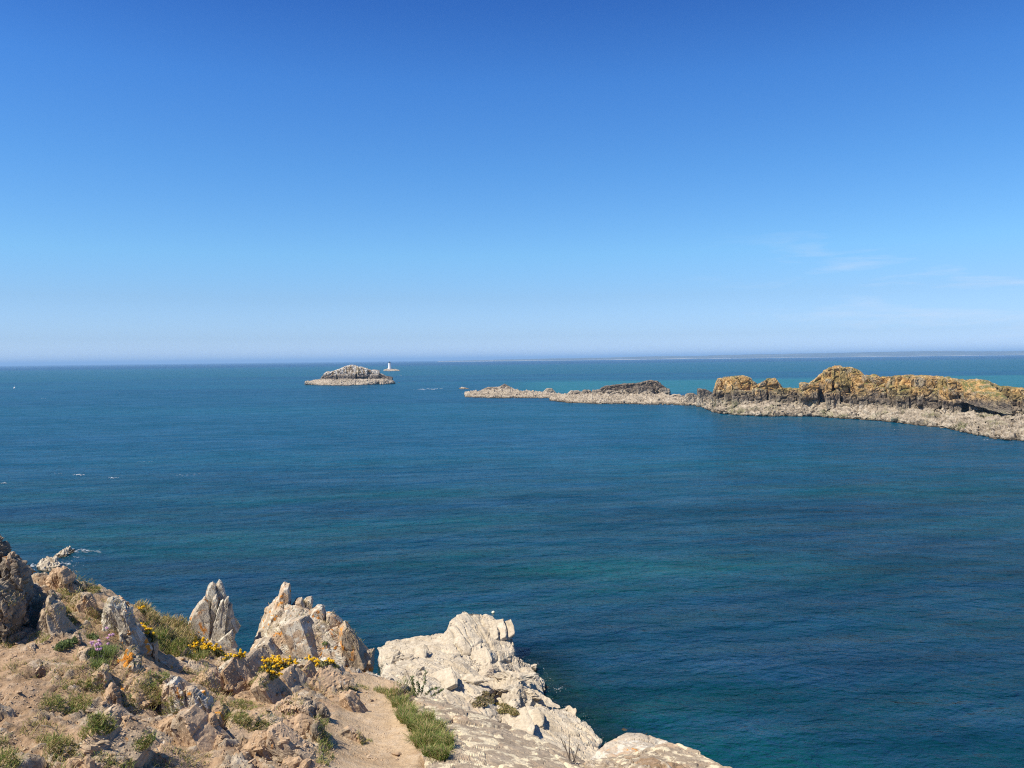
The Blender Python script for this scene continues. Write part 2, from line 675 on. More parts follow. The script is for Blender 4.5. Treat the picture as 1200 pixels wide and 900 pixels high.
M_DARK = rock_material('dark_lichened_schist', 0.7, (0.12, 0.10, 0.075), (0.24, 0.195, 0.14), (0.43, 0.36, 0.26), soil=0.3,
                       pale=0.3, pale_c=(0.50, 0.44, 0.33), orange=0.16, dark=0.55, seed=5)
M_SLAB = rock_material('lichen_spotted_slab', 0.9, (0.19, 0.145, 0.10), (0.31, 0.245, 0.17), (0.40, 0.325, 0.235), soil=0.35,
                       pale=0.62, pale_c=(0.70, 0.60, 0.41), orange=-0.4, dark=0.25, rot=(0, math.radians(75), 0), seed=6)
M_STONE = rock_material('loose_stone', 0.5, (0.30, 0.22, 0.14), (0.46, 0.35, 0.235), (0.58, 0.48, 0.35), soil=0.5,
                        pale=0.3, orange=-0.5, dark=0.06, seed=8)
M_WHITE = rock_material('bleached_tidal_rock', 6.0, (0.33, 0.27, 0.19), (0.47, 0.395, 0.285), (0.55, 0.475, 0.355), soil=0.10,
                        pale=0.5, pale_c=(0.61, 0.535, 0.405), orange=-0.9, dark=0.08, soil_c=(0.46, 0.37, 0.26), seed=9, bump=0.9, wet=0.4)


def island_material(name, z0, z1, z2, s, top1, top2, wob=3.0, guano=0.0, grass=0.0, weed=0.0):
    """pale barnacle belt below z0, dark lichen belt up to z1, lichened stone above"""
    m = Mat(name)
    z = m.xyz()[2]
    w = m.math('MULTIPLY', m.math('SUBTRACT', m.noise(0.6 / s, 6, 0.62), 0.5), wob * 9)
    zz = m.math('ADD', z, w)
    nf = m.noise(3.6 / s, 7, 0.66, None, 0.3)
    nm = m.noise(1.1 / s, 6, 0.6)
    nb = m.noise(0.5 / s, 4, 0.55, m.mapping((1, 1, 1), loc=(14, 3, 5)))
    belt = m.ramp(m.mix(0.55, nf, nm), [(0.36, (0.10, 0.08, 0.058)), (0.46, (0.30, 0.245, 0.175)), (0.56, (0.43, 0.36, 0.265)), (0.68, (0.52, 0.45, 0.34))])
    if weed:
        belt = m.mix(m.math('MULTIPLY', m.ramp(nb, [(0.5, 0.0), (0.62, weed)]), m.ramp(nf, [(0.42, 0.0), (0.55, 1.0)])), belt, (0.15, 0.15, 0.06))
    dark = m.ramp(nf, [(0.33, (0.045, 0.037, 0.032)), (0.48, (0.11, 0.088, 0.068)), (0.62, (0.25, 0.20, 0.145))])
    grey = m.ramp(nf, [(0.36, (0.15, 0.115, 0.075)), (0.50, (0.34, 0.265, 0.17)), (0.66, (0.46, 0.38, 0.26))])
    ochre = m.ramp(nf, [(0.34, (0.19, 0.105, 0.035)), (0.48, top1), (0.62, top2)])
    olive = m.ramp(nf, [(0.38, (0.13, 0.105, 0.04)), (0.6, (0.33, 0.25, 0.10))])
    top = m.mix(m.ramp(nm, [(0.40, 0.0), (0.54, 1.0)]), grey, ochre)
    top = m.mix(m.ramp(nb, [(0.50, 0.0), (0.60, 0.75)]), top, olive)
    if guano:
        top = m.mix(m.ramp(m.noise(2.6 / s, 4, 0.6, m.mapping((1.6, 1, 0.5), loc=(1, 8, 2))),
                           [(0.62 - guano * 0.2, 0.0), (0.68 - guano * 0.2, 1.0)]), top, (0.58, 0.54, 0.47))
    if grass:
        nz_ = m.xyz(m.n('ShaderNodeNewGeometry').outputs['Normal'])[2]
        g = m.math('MULTIPLY', m.ramp(nz_, [(0.55, 0.0), (0.8, 1.0)]), m.ramp(m.noise(1.0 / s, 4, 0.6), [(0.44, 0), (0.52, grass)]))
        top = m.mix(g, top, m.mix(nf, (0.05, 0.07, 0.02), (0.15, 0.15, 0.05)))
    k0 = m.n('ShaderNodeMapRange', interpolation_type='SMOOTHSTEP')
    m.set(k0.inputs[0], m.math('ADD', zz, m.math('MULTIPLY', m.math('SUBTRACT', nf, 0.5), 6)))
    k0.inputs[1].default_value = z0 - 1.8
    k0.inputs[2].default_value = z0 + 1.8
    k1 = m.n('ShaderNodeMapRange', interpolation_type='SMOOTHSTEP')
    m.set(k1.inputs[0], m.math('ADD', zz, m.math('MULTIPLY', m.math('SUBTRACT', nf, 0.5), 9)))
    k1.inputs[1].default_value = z1 - 3.0
    k1.inputs[2].default_value = z1 + 3.0
    col = m.mix(k1.outputs[0], m.mix(k0.outputs[0], belt, dark), top)
    wet = m.n('ShaderNodeMapRange')
    m.set(wet.inputs[0], m.math('ADD', z, m.math('MULTIPLY', m.math('SUBTRACT', nf, 0.5), -4.0)))
    wet.inputs[1].default_value = 0.2
    wet.inputs[2].default_value = 1.1
    col = m.mix(wet.outputs[0], (0.055, 0.045, 0.03), col)
    b = m.bump(m.noise(9 / s, 8, 0.7), 0.6, 0.10 * s)
    return m.finish(col, 0.93, b, 0.12)


M_ISLE = island_material('ochre_island_rock', 7.4, 12.0, 30, 6.0, (0.40, 0.235, 0.085), (0.55, 0.36, 0.15), 0.9, grass=0.9, weed=0.8)
M_REEF = island_material('low_reef_rock', 7.2, 15.0, 30, 6.0, (0.26, 0.18, 0.10), (0.36, 0.27, 0.17), 0.8)
M_ISLET = island_material('guano_islet_rock', 8.0, 13.5, 30, 14.0, (0.27, 0.20, 0.125), (0.40, 0.32, 0.22), 1.0, guano=0.72)
M_SKERRY = island_material('pale_skerry_rock', 20, 40, 50, 5.0, (0.3, 0.25, 0.2), (0.4, 0.3, 0.2), 0.5)


def soil_material(name, path):
    m = Mat(name)
    p = m.pos()
    n1 = m.noise(1.3, 7, 0.62)
    n2 = m.noise(9, 7, 0.66)
    n3 = m.noise(60, 5, 0.7)
    soil = m.ramp(m.mix(0.5, n1, n2), [(0.33, (0.20, 0.135, 0.075)), (0.5, (0.355, 0.24, 0.145)), (0.66, (0.49, 0.355, 0.23))])
    tan = m.ramp(m.mix(0.5, n1, n2), [(0.33, (0.36, 0.25, 0.145)), (0.5, (0.48, 0.35, 0.215)), (0.66, (0.56, 0.42, 0.275))])
    c = m.mix(m.attr('path'), soil, tan)
    c = m.mix(0.5, c, m.ramp(n3, [(0.3, 0.6), (0.7, 1.35)]), 'MULTIPLY')
    stone = m.ramp(n2, [(0.36, (0.22, 0.17, 0.115)), (0.5, (0.38, 0.305, 0.215)), (0.66, (0.55, 0.47, 0.355))])
    stone = m.mix(0.5, stone, m.ramp(n3, [(0.3, 0.55), (0.7, 1.4)]), 'MULTIPLY')
    c = m.mix(m.math('ADD', m.attr('stone'), m.math('MULTIPLY', m.math('SUBTRACT', n2, 0.5), 1.2), True), c, stone)
    gv = m.voro(75, 'F1')
    gr = m.math('MULTIPLY', m.ramp(gv, [(0.16, 1.0), (0.24, 0.0)]), m.ramp(n2, [(0.5, 0), (0.6, 0.8)]))
    c = m.mix(gr, c, (0.56, 0.47, 0.35))
    b = m.bump(n2, 0.55, 0.06)
    b = m.bump(n3, 0.7, 0.012, b)
    b = m.bump(gr, 0.4, 0.01, b)
    return m.finish(c, 0.95, b, 0.1)


M_SOIL = soil_material('bank_soil', False)


def plain(name, a, b, scale, rough=0.7, trans=0.0, spec=0.3):
    m = Mat(name)
    c = m.mix(m.ramp(m.noise(scale, 3, 0.6), [(0.35, 0.0), (0.65, 1.0)]), a, b)
    m.finish(c, rough, None, spec)
    if trans:
        tr = m.n('ShaderNodeBsdfTranslucent')
        m.set(tr.inputs[0], c)
        mx = m.n('ShaderNodeMixShader')
        mx.inputs[0].default_value = trans
        m.l(m.b.outputs[0], mx.inputs[1])
        m.l(tr.outputs[0], mx.inputs[2])
        m.l(mx.outputs[0], m.out.inputs[0])
    return m.m


M_GRASS = plain('fresh_grass', (0.11, 0.17, 0.03), (0.25, 0.305, 0.075), 14, 0.6, 0.45)
M_GRASSD = plain('short_dry_grass', (0.27, 0.245, 0.07), (0.46, 0.39, 0.16), 16, 0.7, 0.45)
M_STRAW = plain('dry_straw', (0.36, 0.25, 0.11), (0.58, 0.45, 0.24), 20, 0.8, 0.3)
M_LEAF = plain('grey_green_leaf', (0.12, 0.17, 0.06), (0.26, 0.31, 0.12), 18, 0.5, 0.4)
M_GORSE = plain('gorse_spines', (0.11, 0.125, 0.035), (0.26, 0.25, 0.08), 22, 0.7, 0.35)
M_YELLOW = plain('gorse_petals', (0.78, 0.44, 0.008), (0.86, 0.58, 0.03), 30, 0.6, 0.25)
M_PINK = plain('thrift_petals', (0.56, 0.28, 0.46), (0.78, 0.52, 0.68), 60, 0.6, 0.25)
M_TWIG = plain('dry_twig', (0.13, 0.10, 0.07), (0.26, 0.21, 0.15), 40, 0.8)
M_WHITEPAINT = plain('white_masonry', (0.74, 0.73, 0.70), (0.82, 0.81, 0.79), 0.5, 0.7)
M_GREYPAINT = plain('grey_lantern', (0.035, 0.04, 0.045), (0.07, 0.075, 0.08), 0.7, 0.4)
M_BUOY = plain('cream_float', (0.72, 0.64, 0.42), (0.78, 0.70, 0.48), 3, 0.5)
M_BUOYW = plain('pale_float', (0.72, 0.70, 0.62), (0.80, 0.78, 0.72), 3, 0.5)
def foam_material():
    m = Mat('sea_foam')
    n = m.noise(1.3, 6, 0.7)
    m.finish((0.80, 0.84, 0.86), 0.85)
    tr = m.n('ShaderNodeBsdfTransparent')
    mx = m.n('ShaderNodeMixShader')
    m.l(m.math('MULTIPLY', m.ramp(n, [(0.42, 0.12), (0.62, 1.0)]), m.attr('thick')), mx.inputs[0])
    m.l(tr.outputs[0], mx.inputs[1])
    m.l(m.b.outputs[0], mx.inputs[2])
    m.l(mx.outputs[0], m.out.inputs[0])
    return m.m


M_FOAM = foam_material()


def coast_material():
    m = Mat('far_coast_land')
    n = m.noise(0.0011, 5, 0.6)
    c = m.ramp(n, [(0.4, (0.08, 0.10, 0.095)), (0.55, (0.11, 0.13, 0.115)), (0.7, (0.19, 0.195, 0.16))])  # land tones lifted: part of the haze's paleness is put into the colour
    return m.finish(c, 0.95)


M_COAST = coast_material()
M_BEACH = plain('far_beach_sand', (0.34, 0.32, 0.28), (0.50, 0.48, 0.43), 0.0012, 0.95)


def sea_material():
    m = Mat('sea_water')
    xyz = m.xyz()
    y = xyz[1]
    sx = m.n('ShaderNodeCombineXYZ')
    m.l(xyz[0], sx.inputs[0])
    m.l(y, sx.inputs[1])
    p = sx.outputs[0]
    # colour of the water body: greener where shallow and sandy, bluer where deep
    big = m.noise(1.0, 5, 0.55, m.mapping((1 / 110, 1 / 42, 1), (0, 0, math.radians(-8)), p))
    mid = m.noise(1.0, 6, 0.62, m.mapping((1 / 7, 1 / 4, 1), (0, 0, math.radians(-9)), p, (3, 1, 0)))
    far = m.noise(1.0, 5, 0.55, m.mapping((1 / 1500, 1 / 300, 1), (0, 0, math.radians(1.5)), p))
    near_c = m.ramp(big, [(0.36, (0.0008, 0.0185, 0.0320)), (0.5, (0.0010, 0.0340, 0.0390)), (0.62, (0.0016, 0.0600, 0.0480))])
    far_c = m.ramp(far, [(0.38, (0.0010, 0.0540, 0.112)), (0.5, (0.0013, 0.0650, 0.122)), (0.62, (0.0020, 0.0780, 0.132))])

    def smooth(v, a_, b_):
        k_ = m.n('ShaderNodeMapRange', interpolation_type='SMOOTHSTEP')
        m.set(k_.inputs[0], v)
        k_.inputs[1].default_value = a_
        k_.inputs[2].default_value = b_
        return k_.outputs[0]

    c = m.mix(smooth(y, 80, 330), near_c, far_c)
    # sandbanks: a pale turquoise strip behind the reefs and a wide green one farther out, then deep blue
    yw = m.math('ADD', y, m.math('MULTIPLY', m.math('SUBTRACT', far, 0.5), 500))
    bank1 = m.math('MULTIPLY', m.math('MULTIPLY', smooth(yw, 700, 790), smooth(yw, 1230, 1130)), smooth(xyz[0], -40, 60))
    yw2 = m.math('ADD', y, m.math('MULTIPLY', m.math('SUBTRACT', far, 0.5), 900))
    bank2 = m.math('MULTIPLY', smooth(yw2, 1500, 1700), smooth(yw2, 5200, 3600))
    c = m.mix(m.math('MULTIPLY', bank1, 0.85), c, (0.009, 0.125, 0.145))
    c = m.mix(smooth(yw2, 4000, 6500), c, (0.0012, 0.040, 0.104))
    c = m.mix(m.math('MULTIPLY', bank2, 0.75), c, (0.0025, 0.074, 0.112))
    c = m.mix(0.6, c, m.ramp(mid, [(0.32, 0.68), (0.68, 1.34)]), 'MULTIPLY')  # light and dark of the waves, mottled into the water colour
    # wind waves: crests across the wind, every size from swell to ripple
    w1 = m.noise(1.0, 8, 0.56, m.mapping((1 / 6.0, 1 / 3.4, 1), (0, 0, math.radians(-12)), p), 0.25)
    w2 = m.noise(1.0, 6, 0.56, m.mapping((1 / 1.5, 1 / 1.0, 1), (0, 0, math.radians(14)), p, (5, 2, 0)), 0.2)
    h3 = m.noise(1.0, 2, 0.5, m.mapping((1 / 46, 1 / 15, 1), (0, 0, math.radians(-9)), p, (1, 7, 0)))
    gust = m.noise(1.0, 5, 0.6, m.mapping((1 / 80, 1 / 30, 1), (0, 0, math.radians(-7)), p, (9, 4, 0)))
    b = m.bump(h3, 1.0, 1.2)
    calm = m.bump(w2, 1.0, 0.10, m.bump(w1, 1.0, 0.5, b))      # mean slopes, for the mirrored sky
    b = m.bump(w1, 1.0, 2.3, b)
    b = m.bump(w2, 1.0, 1.05, b)
    kr = m.n('ShaderNodeMapRange')              # the open water is rougher than the lee of the headland
    m.set(kr.inputs[0], y)
    kr.inputs[1].default_value = 60
    kr.inputs[2].default_value = 450
    kr.inputs[3].default_value = 0.0
    kr.inputs[4].default_value = 0.08
    rough_ = m.math('ADD', m.ramp(gust, [(0.35, 0.12), (0.65, 0.20)]), kr.outputs[0])
    # a choppy sea seen flat on shows mostly its near slopes: the mirror part stays small
    m.t.nodes.remove(m.b)
    df = m.n('ShaderNodeBsdfDiffuse')
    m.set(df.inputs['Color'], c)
    m.l(b, df.inputs['Normal'])
    gl = m.n('ShaderNodeBsdfGlossy', distribution='BECKMANN')
    gl.inputs['Color'].default_value = (1, 1, 1, 1)
    m.set(gl.inputs['Roughness'], rough_)
    m.l(calm, gl.inputs['Normal'])
    fr_ = m.n('ShaderNodeFresnel')
    fr_.inputs['IOR'].default_value = 1.333
    m.l(b, fr_.inputs['Normal'])
    g2 = m.noise(1.0, 5, 0.62, m.mapping((1 / 20, 1 / 8, 1), (0, 0, math.radians(-5)), p, (4, 4, 0)))
    gain = m.mix(0.5, m.ramp(gust, [(0.38, 0.11), (0.62, 0.29)]), m.ramp(g2, [(0.42, 0.13), (0.68, 0.34)]))
    fac = m.math('MINIMUM', m.math('MULTIPLY', fr_.outputs[0], gain), 0.3)
    wat = m.n('ShaderNodeMixShader')
    m.l(fac, wat.inputs[0])
    m.l(df.outputs[0], wat.inputs[1])
    m.l(gl.outputs[0], wat.inputs[2])
    m.b = wat
    # near the shore the bottom shows through
    tr = m.n('ShaderNodeBsdfTransparent')
    tr.inputs[0].default_value = (0.42, 0.62, 0.66, 1)
    mx = m.n('ShaderNodeMixShader')
    m.l(m.math('MULTIPLY', m.attr('shallow'), 0.62), mx.inputs[0])
    m.l(m.b.outputs[0], mx.inputs[1])
    m.l(tr.outputs[0], mx.inputs[2])
    m.l(mx.outputs[0], m.out.inputs[0])
    return m.m


M_SEA = sea_material()


# ------------------------------------------------------------------ sea, seabed, far coast
def polar_sheet(radii, angles, z=0.0):
    R, A = np.meshgrid(radii, angles, indexing='ij')
    V = np.stack([np.sin(A).ravel() * R.ravel(), np.cos(A).ravel() * R.ravel(), np.full(R.size, z)], 1)
    nr, na = len(radii), len(angles)
    q = np.arange(nr * na).reshape(nr, na)
    F = np.stack([q[:-1, :-1].ravel(), q[:-1, 1:].ravel(), q[1:, 1:].ravel(), q[1:, :-1].ravel()], 1)
    return V, F[:, ::-1]


SHORE = [S(438, 792), S(470, 800), S(560, 830), S(600, 860), S(640, 905), S(640, 1000), S(430, 1000)]
shore_line = np.array([S(x, y)[:2] for x, y in
                       [(440, 780), (520, 778), (604, 768), (631, 780), (642, 799), (634, 812), (648, 824), (682, 838), (704, 868), (706, 905)]])


def seg_dist(p, line):
    best = np.full(len(p), 1e9)
    for a, b in zip(line[:-1], line[1:]):
        ab = b - a
        t = np.clip(((p - a) @ ab) / (ab @ ab), 0, 1)
        best = np.minimum(best, np.linalg.norm(p - (a + t[:, None] * ab), axis=1))
    return best


radii = np.concatenate([np.arange(20, 130, 0.8), np.geomspace(130, 60000, 60)])
angles = np.linspace(-math.radians(70), math.radians(70), 240)
V, F = polar_sheet(radii, angles)
sd = seg_dist(V[:, :2], shore_line)
shallow = np.exp(-(sd / 4.2) ** 2) * np.clip((V[:, 0] + 8) / 10, 0.25, 1)
structure(put('sea', V, F, M_SEA, origin=(0, 0, 0), attrs={'shallow': shallow}))

gx = np.arange(-45, 45, 1.2)
gy = np.arange(45, 125, 1.2)
X, Y = np.meshgrid(gx, gy, indexing='ij')
pp = np.stack([X.ravel(), Y.ravel(), np.zeros(X.size)], 1)
z = -2.4 - 0.05 * seg_dist(pp[:, :2], shore_line) + 0.7 * fbm(pp / 5, 4, 0.5, 5)
pp[:, 2] = np.minimum(z, -0.6)
q = np.arange(X.size).reshape(X.shape)
F = np.stack([q[:-1, :-1].ravel(), q[1:, :-1].ravel(), q[1:, 1:].ravel(), q[:-1, 1:].ravel()], 1)
M_BED = rock_material('weedy_seabed', 5, (0.03, 0.035, 0.02), (0.08, 0.085, 0.05), (0.20, 0.20, 0.13), soil=0, pale=0.2,
                      pale_c=(0.35, 0.36, 0.26), orange=-1, dark=0.3, seed=12)
structure(put('seabed', pp, F, M_BED))

# far coast: low land beyond the bay, its beach along the water
DC = 15500.0
xs = np.linspace(-1400, 15500, 420)
top_px = np.interp(xs / DC * FPX + 600, [500, 560, 640, 760, 900, 1000, 1090, 1200, 1300, 1560], [0.4, 1.4, 2.4, 4.2, 5.4, 6.6, 7.4, 6.2, 5.4, 3])
hgt = top_px / FPX * DC
hgt = hgt * (0.86 + 0.30 * fbm(np.stack([xs / 1400, xs * 0, xs * 0], 1), 5, 0.55, 3)) + 3
rows = []
for dy, k in ((0, 0.0), (120, 0.16), (600, 0.45), (1500, 0.8), (2600, 1.0), (4500, 0.9), (7000, 0.0)):
    wob = 1 + 0.25 * fbm(np.stack([xs / 700, xs * 0 + dy / 300, xs * 0], 1), 4, 0.5, 9) * (0.2 < k < 1)
    rows.append(np.stack([xs * (1 + dy / DC), DC + dy + 250 * vnoise(np.stack([xs / 2500, xs * 0, xs * 0 + 3], 1), 2), hgt * k * wob - 1], 1))
V = np.concatenate(rows)
n = len(xs)
q = np.arange(len(V)).reshape(-1, n)
F = np.stack([q[:-1, :-1].ravel(), q[:-1, 1:].ravel(), q[1:, 1:].ravel(), q[1:, :-1].ravel()], 1)
coast = structure(put('far_coast', V, F, M_COAST, smooth=True))
bw = 5 * (0.3 + np.abs(vnoise(np.stack([xs / 900, xs * 0, xs * 0], 1), 11)) * 3)
base = rows[0]
B = np.concatenate([base + np.array([0, -60, 0.5]), np.stack([base[:, 0], base[:, 1] - 10, bw + 1.5], 1),
                    np.stack([base[:, 0], base[:, 1] + 120, bw * 0 + 1.0], 1)])
q = np.arange(len(B)).reshape(-1, n)
F = np.stack([q[:-1, :-1].ravel(), q[:-1, 1:].ravel(), q[1:, 1:].ravel(), q[1:, :-1].ravel()], 1)
structure(put('far_beach', B, F, M_BEACH))


# ------------------------------------------------------------------ the cliff top: soil sheet of the near ground, path, and cliff down to the sea
CTRL = [  # photo pixel and distance of points of the near ground
    (-300, 780, 6.5), (-300, 900, 4.8), (-120, 760, 7.0), (-120, 900, 4.9),
    (0, 960, 4.4), (0, 900, 5.0), (0, 840, 5.6), (0, 780, 6.5), (20, 745, 7.2), (38, 700, 8.0), (45, 672, 8.8), (0, 690, 8.6),
    (70, 900, 5.1), (60, 850, 5.7), (70, 800, 6.3), (60, 760, 7.0), (75, 720, 7.9), (85, 690, 8.7), (110, 686, 9.0),
    (130, 860, 5.7), (130, 900, 5.2), (120, 800, 6.5), (130, 770, 7.0), (125, 730, 7.9), (140, 700, 8.8), (160, 790, 7.1),
    (165, 840, 6.3), (190, 760, 8.6), (175, 720, 9.3), (210, 735, 9.8), (200, 785, 8.0), (200, 830, 6.9), (200, 900, 5.6),
    (250, 785, 8.8), (260, 830, 7.3), (270, 900, 5.8), (240, 752, 10.0), (290, 770, 9.8), (310, 800, 8.4), (330, 840, 7.2), (330, 900, 5.9),
    (370, 800, 8.8), (375, 850, 7.2), (380, 900, 6.0), (340, 772, 10.0), (400, 785, 9.9), (430, 792, 10.0),
    (430, 820, 8.6), (430, 860, 7.3), (430, 905, 6.25), (480, 830, 8.4), (480, 870, 7.2), (500, 910, 6.3), (470, 805, 9.4),
    (560, 860, 7.9), (560, 915, 6.4), (640, 900, 7.2), (620, 925, 6.4), (700, 905, 7.1), (690, 940, 6.2), (780, 890, 7.2), (780, 950, 5.9),
    (860, 930, 6.3), (900, 1010, 5.3), (1000, 1150, 4.2),
    (0, 1150, 3.3), (200, 1150, 3.4), (430, 1150, 3.7), (640, 1150, 3.8), (860, 1150, 4.0), (430, 1500, 2.2),
    # beyond the crest, falling away
    (60, 760, 10.6), (130, 800, 10.6), (200, 830, 11.5), (260, 870, 12.0), (330, 890, 12.0), (430, 880, 12.0), (520, 900, 11.5),
    (600, 950, 10.5), (700, 1000, 9.5), (800, 1000, 8.6), (950, 1100, 7.0), (-200, 780, 10.0), (-60, 770, 10.4),
]
cp = np.array([P(*c) for c in CTRL] + [[0, -2, H - 1.75], [-3, 0, H - 1.5], [3, 0, H - 2.1], [-6, 0, H - 1.2], [-8, -2, H - 1.0], [5, -2, H - 2.6], [6.5, 2, H - 4.2], [0, 1.5, H - 1.75]])
c0 = 0.35
_d = np.sqrt(((cp[:, None, :2] - cp[None, :, :2]) ** 2).sum(2) + c0 * c0)
_A = np.block([[_d + 0.0 * np.eye(len(cp)), np.c_[np.ones(len(cp)), cp[:, :2]]], [np.c_[np.ones(len(cp)), cp[:, :2]].T, np.zeros((3, 3))]])
_w = np.linalg.solve(_A - np.diag(np.r_[np.full(len(cp), 0.02), 0, 0, 0]), np.r_[cp[:, 2], 0, 0, 0])
EDGE = np.array([(-60, 6), (-12, 8.5), (-6.5, 10.2), (-4.9, 10.4), (-3.8, 11.3), (-2.6, 12.0), (-0.9, 11.8), (0.4, 10.6), (1.3, 9.2), (2.2, 8.1), (3.0, 6.4), (4.0, 4.0), (6.5, 0.5), (9, -6)], dtype=float)


def base_z(xy):
    out = np.empty(len(xy))
    for i in range(0, len(xy), 40000):
        b = xy[i:i + 40000]
        d = np.sqrt(((b[:, None, :] - cp[None, :, :2]) ** 2).sum(2) + c0 * c0)
        out[i:i + 40000] = d @ _w[:-3] + _w[-3] + b @ _w[-2:]
    return out


def beyond_edge(xy):
    """distance past the cliff edge (positive seaward)"""
    d = seg_dist(xy, EDGE)
    ye = np.interp(xy[:, 0], EDGE[:, 0], EDGE[:, 1])
    return np.where(xy[:, 1] > ye, d, -d)


PATH = np.array([S(x, y, H - 3.2)[:2] for x, y in [(440, 1100), (440, 905)]] + [P(445, 905, 6.2)[:2], P(436, 860, 7.3)[:2], P(432, 825, 8.4)[:2], P(438, 803, 9.3)[:2]])
PATHW = np.array([0.42, 0.40, 0.36, 0.36, 0.30, 0.22])


def path_mask(xy):
    best = np.full(len(xy), 9.0)
    for k in range(len(PATH) - 1):
        a, b = PATH[k], PATH[k + 1]
        ab = b - a
        t = np.clip(((xy - a) @ ab) / (ab @ ab), 0, 1)
        d = np.linalg.norm(xy - (a + t[:, None] * ab), axis=1) / (PATHW[k] + (PATHW[k + 1] - PATHW[k]) * t)
        best = np.minimum(best, d)
    return best


def ground_z(xy, detail=True):
    z = base_z(xy)
    be = beyond_edge(xy)
    p3 = np.c_[xy, z]
    drop = np.where(be > 0, 1.9 * np.maximum(be - 0.2, 0) ** 1.05, 0)
    z = np.minimum(z, H - 1.0) - drop
    z = np.where(be > 3, np.minimum(z, H - 6), z)
    if not detail:
        return np.maximum(z, -4)
    pm = path_mask(xy)
    rough = sstep(0.75, 1.5, pm)
    q = np.c_[xy, z] @ SCHIST.T
    q = q * np.array([2.4, 1, 0.8]) / 0.55
    q = q + 0.75 * np.stack([vnoise(q * .55, 41), vnoise(q * .55 + 9, 42), vnoise(q * .55 + 5, 43)], 1)
    q = q + 0.25 * np.stack([vnoise(q * 2, 71), vnoise(q * 2 + 9, 72), vnoise(q * 2 + 5, 73)], 1)
    cr, edge, off, t = bricks(q, 40)
    rel = (cr - 0.45) * 1.1 + (off * t).sum(1) * 1.8 - 0.5 * (1 - sstep(0, 0.07, edge))
    cr2, edge, off, t = bricks(q @ frame(.35, .25, .4).T * 2.4 + 3, 44)
    rel2 = (cr2 - 0.5) + (off * t).sum(1) * 1.8 - 0.4 * (1 - sstep(0, 0.08, edge))
    rocky = sstep(-0.10, 0.22, fbm(np.c_[xy, z * 0.3] / 0.9, 4, 0.55, 45) + 0.10)
    dz = rough * rocky * (0.06 * rel + 0.03 * rel2) + rough * 0.07 * fbm(np.c_[xy, z] / 0.4, 5, 0.55, 46)
    dz = dz + (1 - rough) * (0.035 * fbm(np.c_[xy, z] / 0.5, 4, 0.5, 47) - 0.05 * (1 - pm ** 2).clip(0, 1))
    fine = np.c_[xy, z]
    cr3, edge, off, t = bricks((fine @ SCHIST.T) / np.array([0.09, 0.14, 0.12]) + 0.5 * np.stack([vnoise(fine / .2, 81), vnoise(fine / .2 + 9, 82), vnoise(fine / .2 + 4, 83)], 1), 84)
    dz = dz + rough * (0.3 + 0.7 * rocky) * 0.026 * ((cr3 - 0.5) + (off * t).sum(1) * 2.0) + (0.25 + rough * 0.75) * 0.016 * fbm(fine / 0.07, 3, 0.6, 85)
    cliff = sstep(0.3, 3.0, be)
    dz = dz * (1 - cliff) + cliff * 1.6 * (fbm(np.c_[xy, z] / 3.5, 5, 0.6, 48))
    return np.maximum(z + dz, -4), rocky * rough * sstep(-0.1, 0.35, rel + 0.6 * rel2), pm


ax = np.concatenate([np.arange(-60, -12, 1.2), np.arange(-12, -6.2, 0.12), np.arange(-6.2, 3.4, 0.0155), np.arange(3.4, 8, 0.12), np.arange(8, 30, 1.2)])
ay = np.concatenate([np.arange(-8, 3.6, 0.2), np.arange(3.6, 11.4, 0.0155), np.arange(11.4, 16, 0.1), np.arange(16, 58, 1.0)])
X, Y = np.meshgrid(ax, ay, indexing='ij')
xy = np.stack([X.ravel(), Y.ravel()], 1)
gz, stone_a, pm = ground_z(xy)
V = np.c_[xy, gz]
q = np.arange(X.size).reshape(X.shape)
F = np.stack([q[:-1, :-1].ravel(), q[1:, :-1].ravel(), q[1:, 1:].ravel(), q[:-1, 1:].ravel()], 1)
fe = (pm + 0.28 * fbm(V * 3.0, 4, 0.6, 60))
path_a = 1 - sstep(0.7, 1.25, fe)
is_path = (fe[F].mean(1) < 0.97) & (V[F][:, :, 1].mean(1) < 9.6)
for nm, sel in (('cliff_ground', ~is_path), ('dirt_path', is_path)):
    f = F[sel]
    used, inv = np.unique(f, return_inverse=True)
    structure(put(nm, V[used], inv.reshape(-1, 4), M_SOIL, attrs={'stone': stone_a[used], 'path': path_a[used]}))


# ------------------------------------------------------------------ islands and reefs
BLOCKY = frame(math.radians(12), math.radians(8))


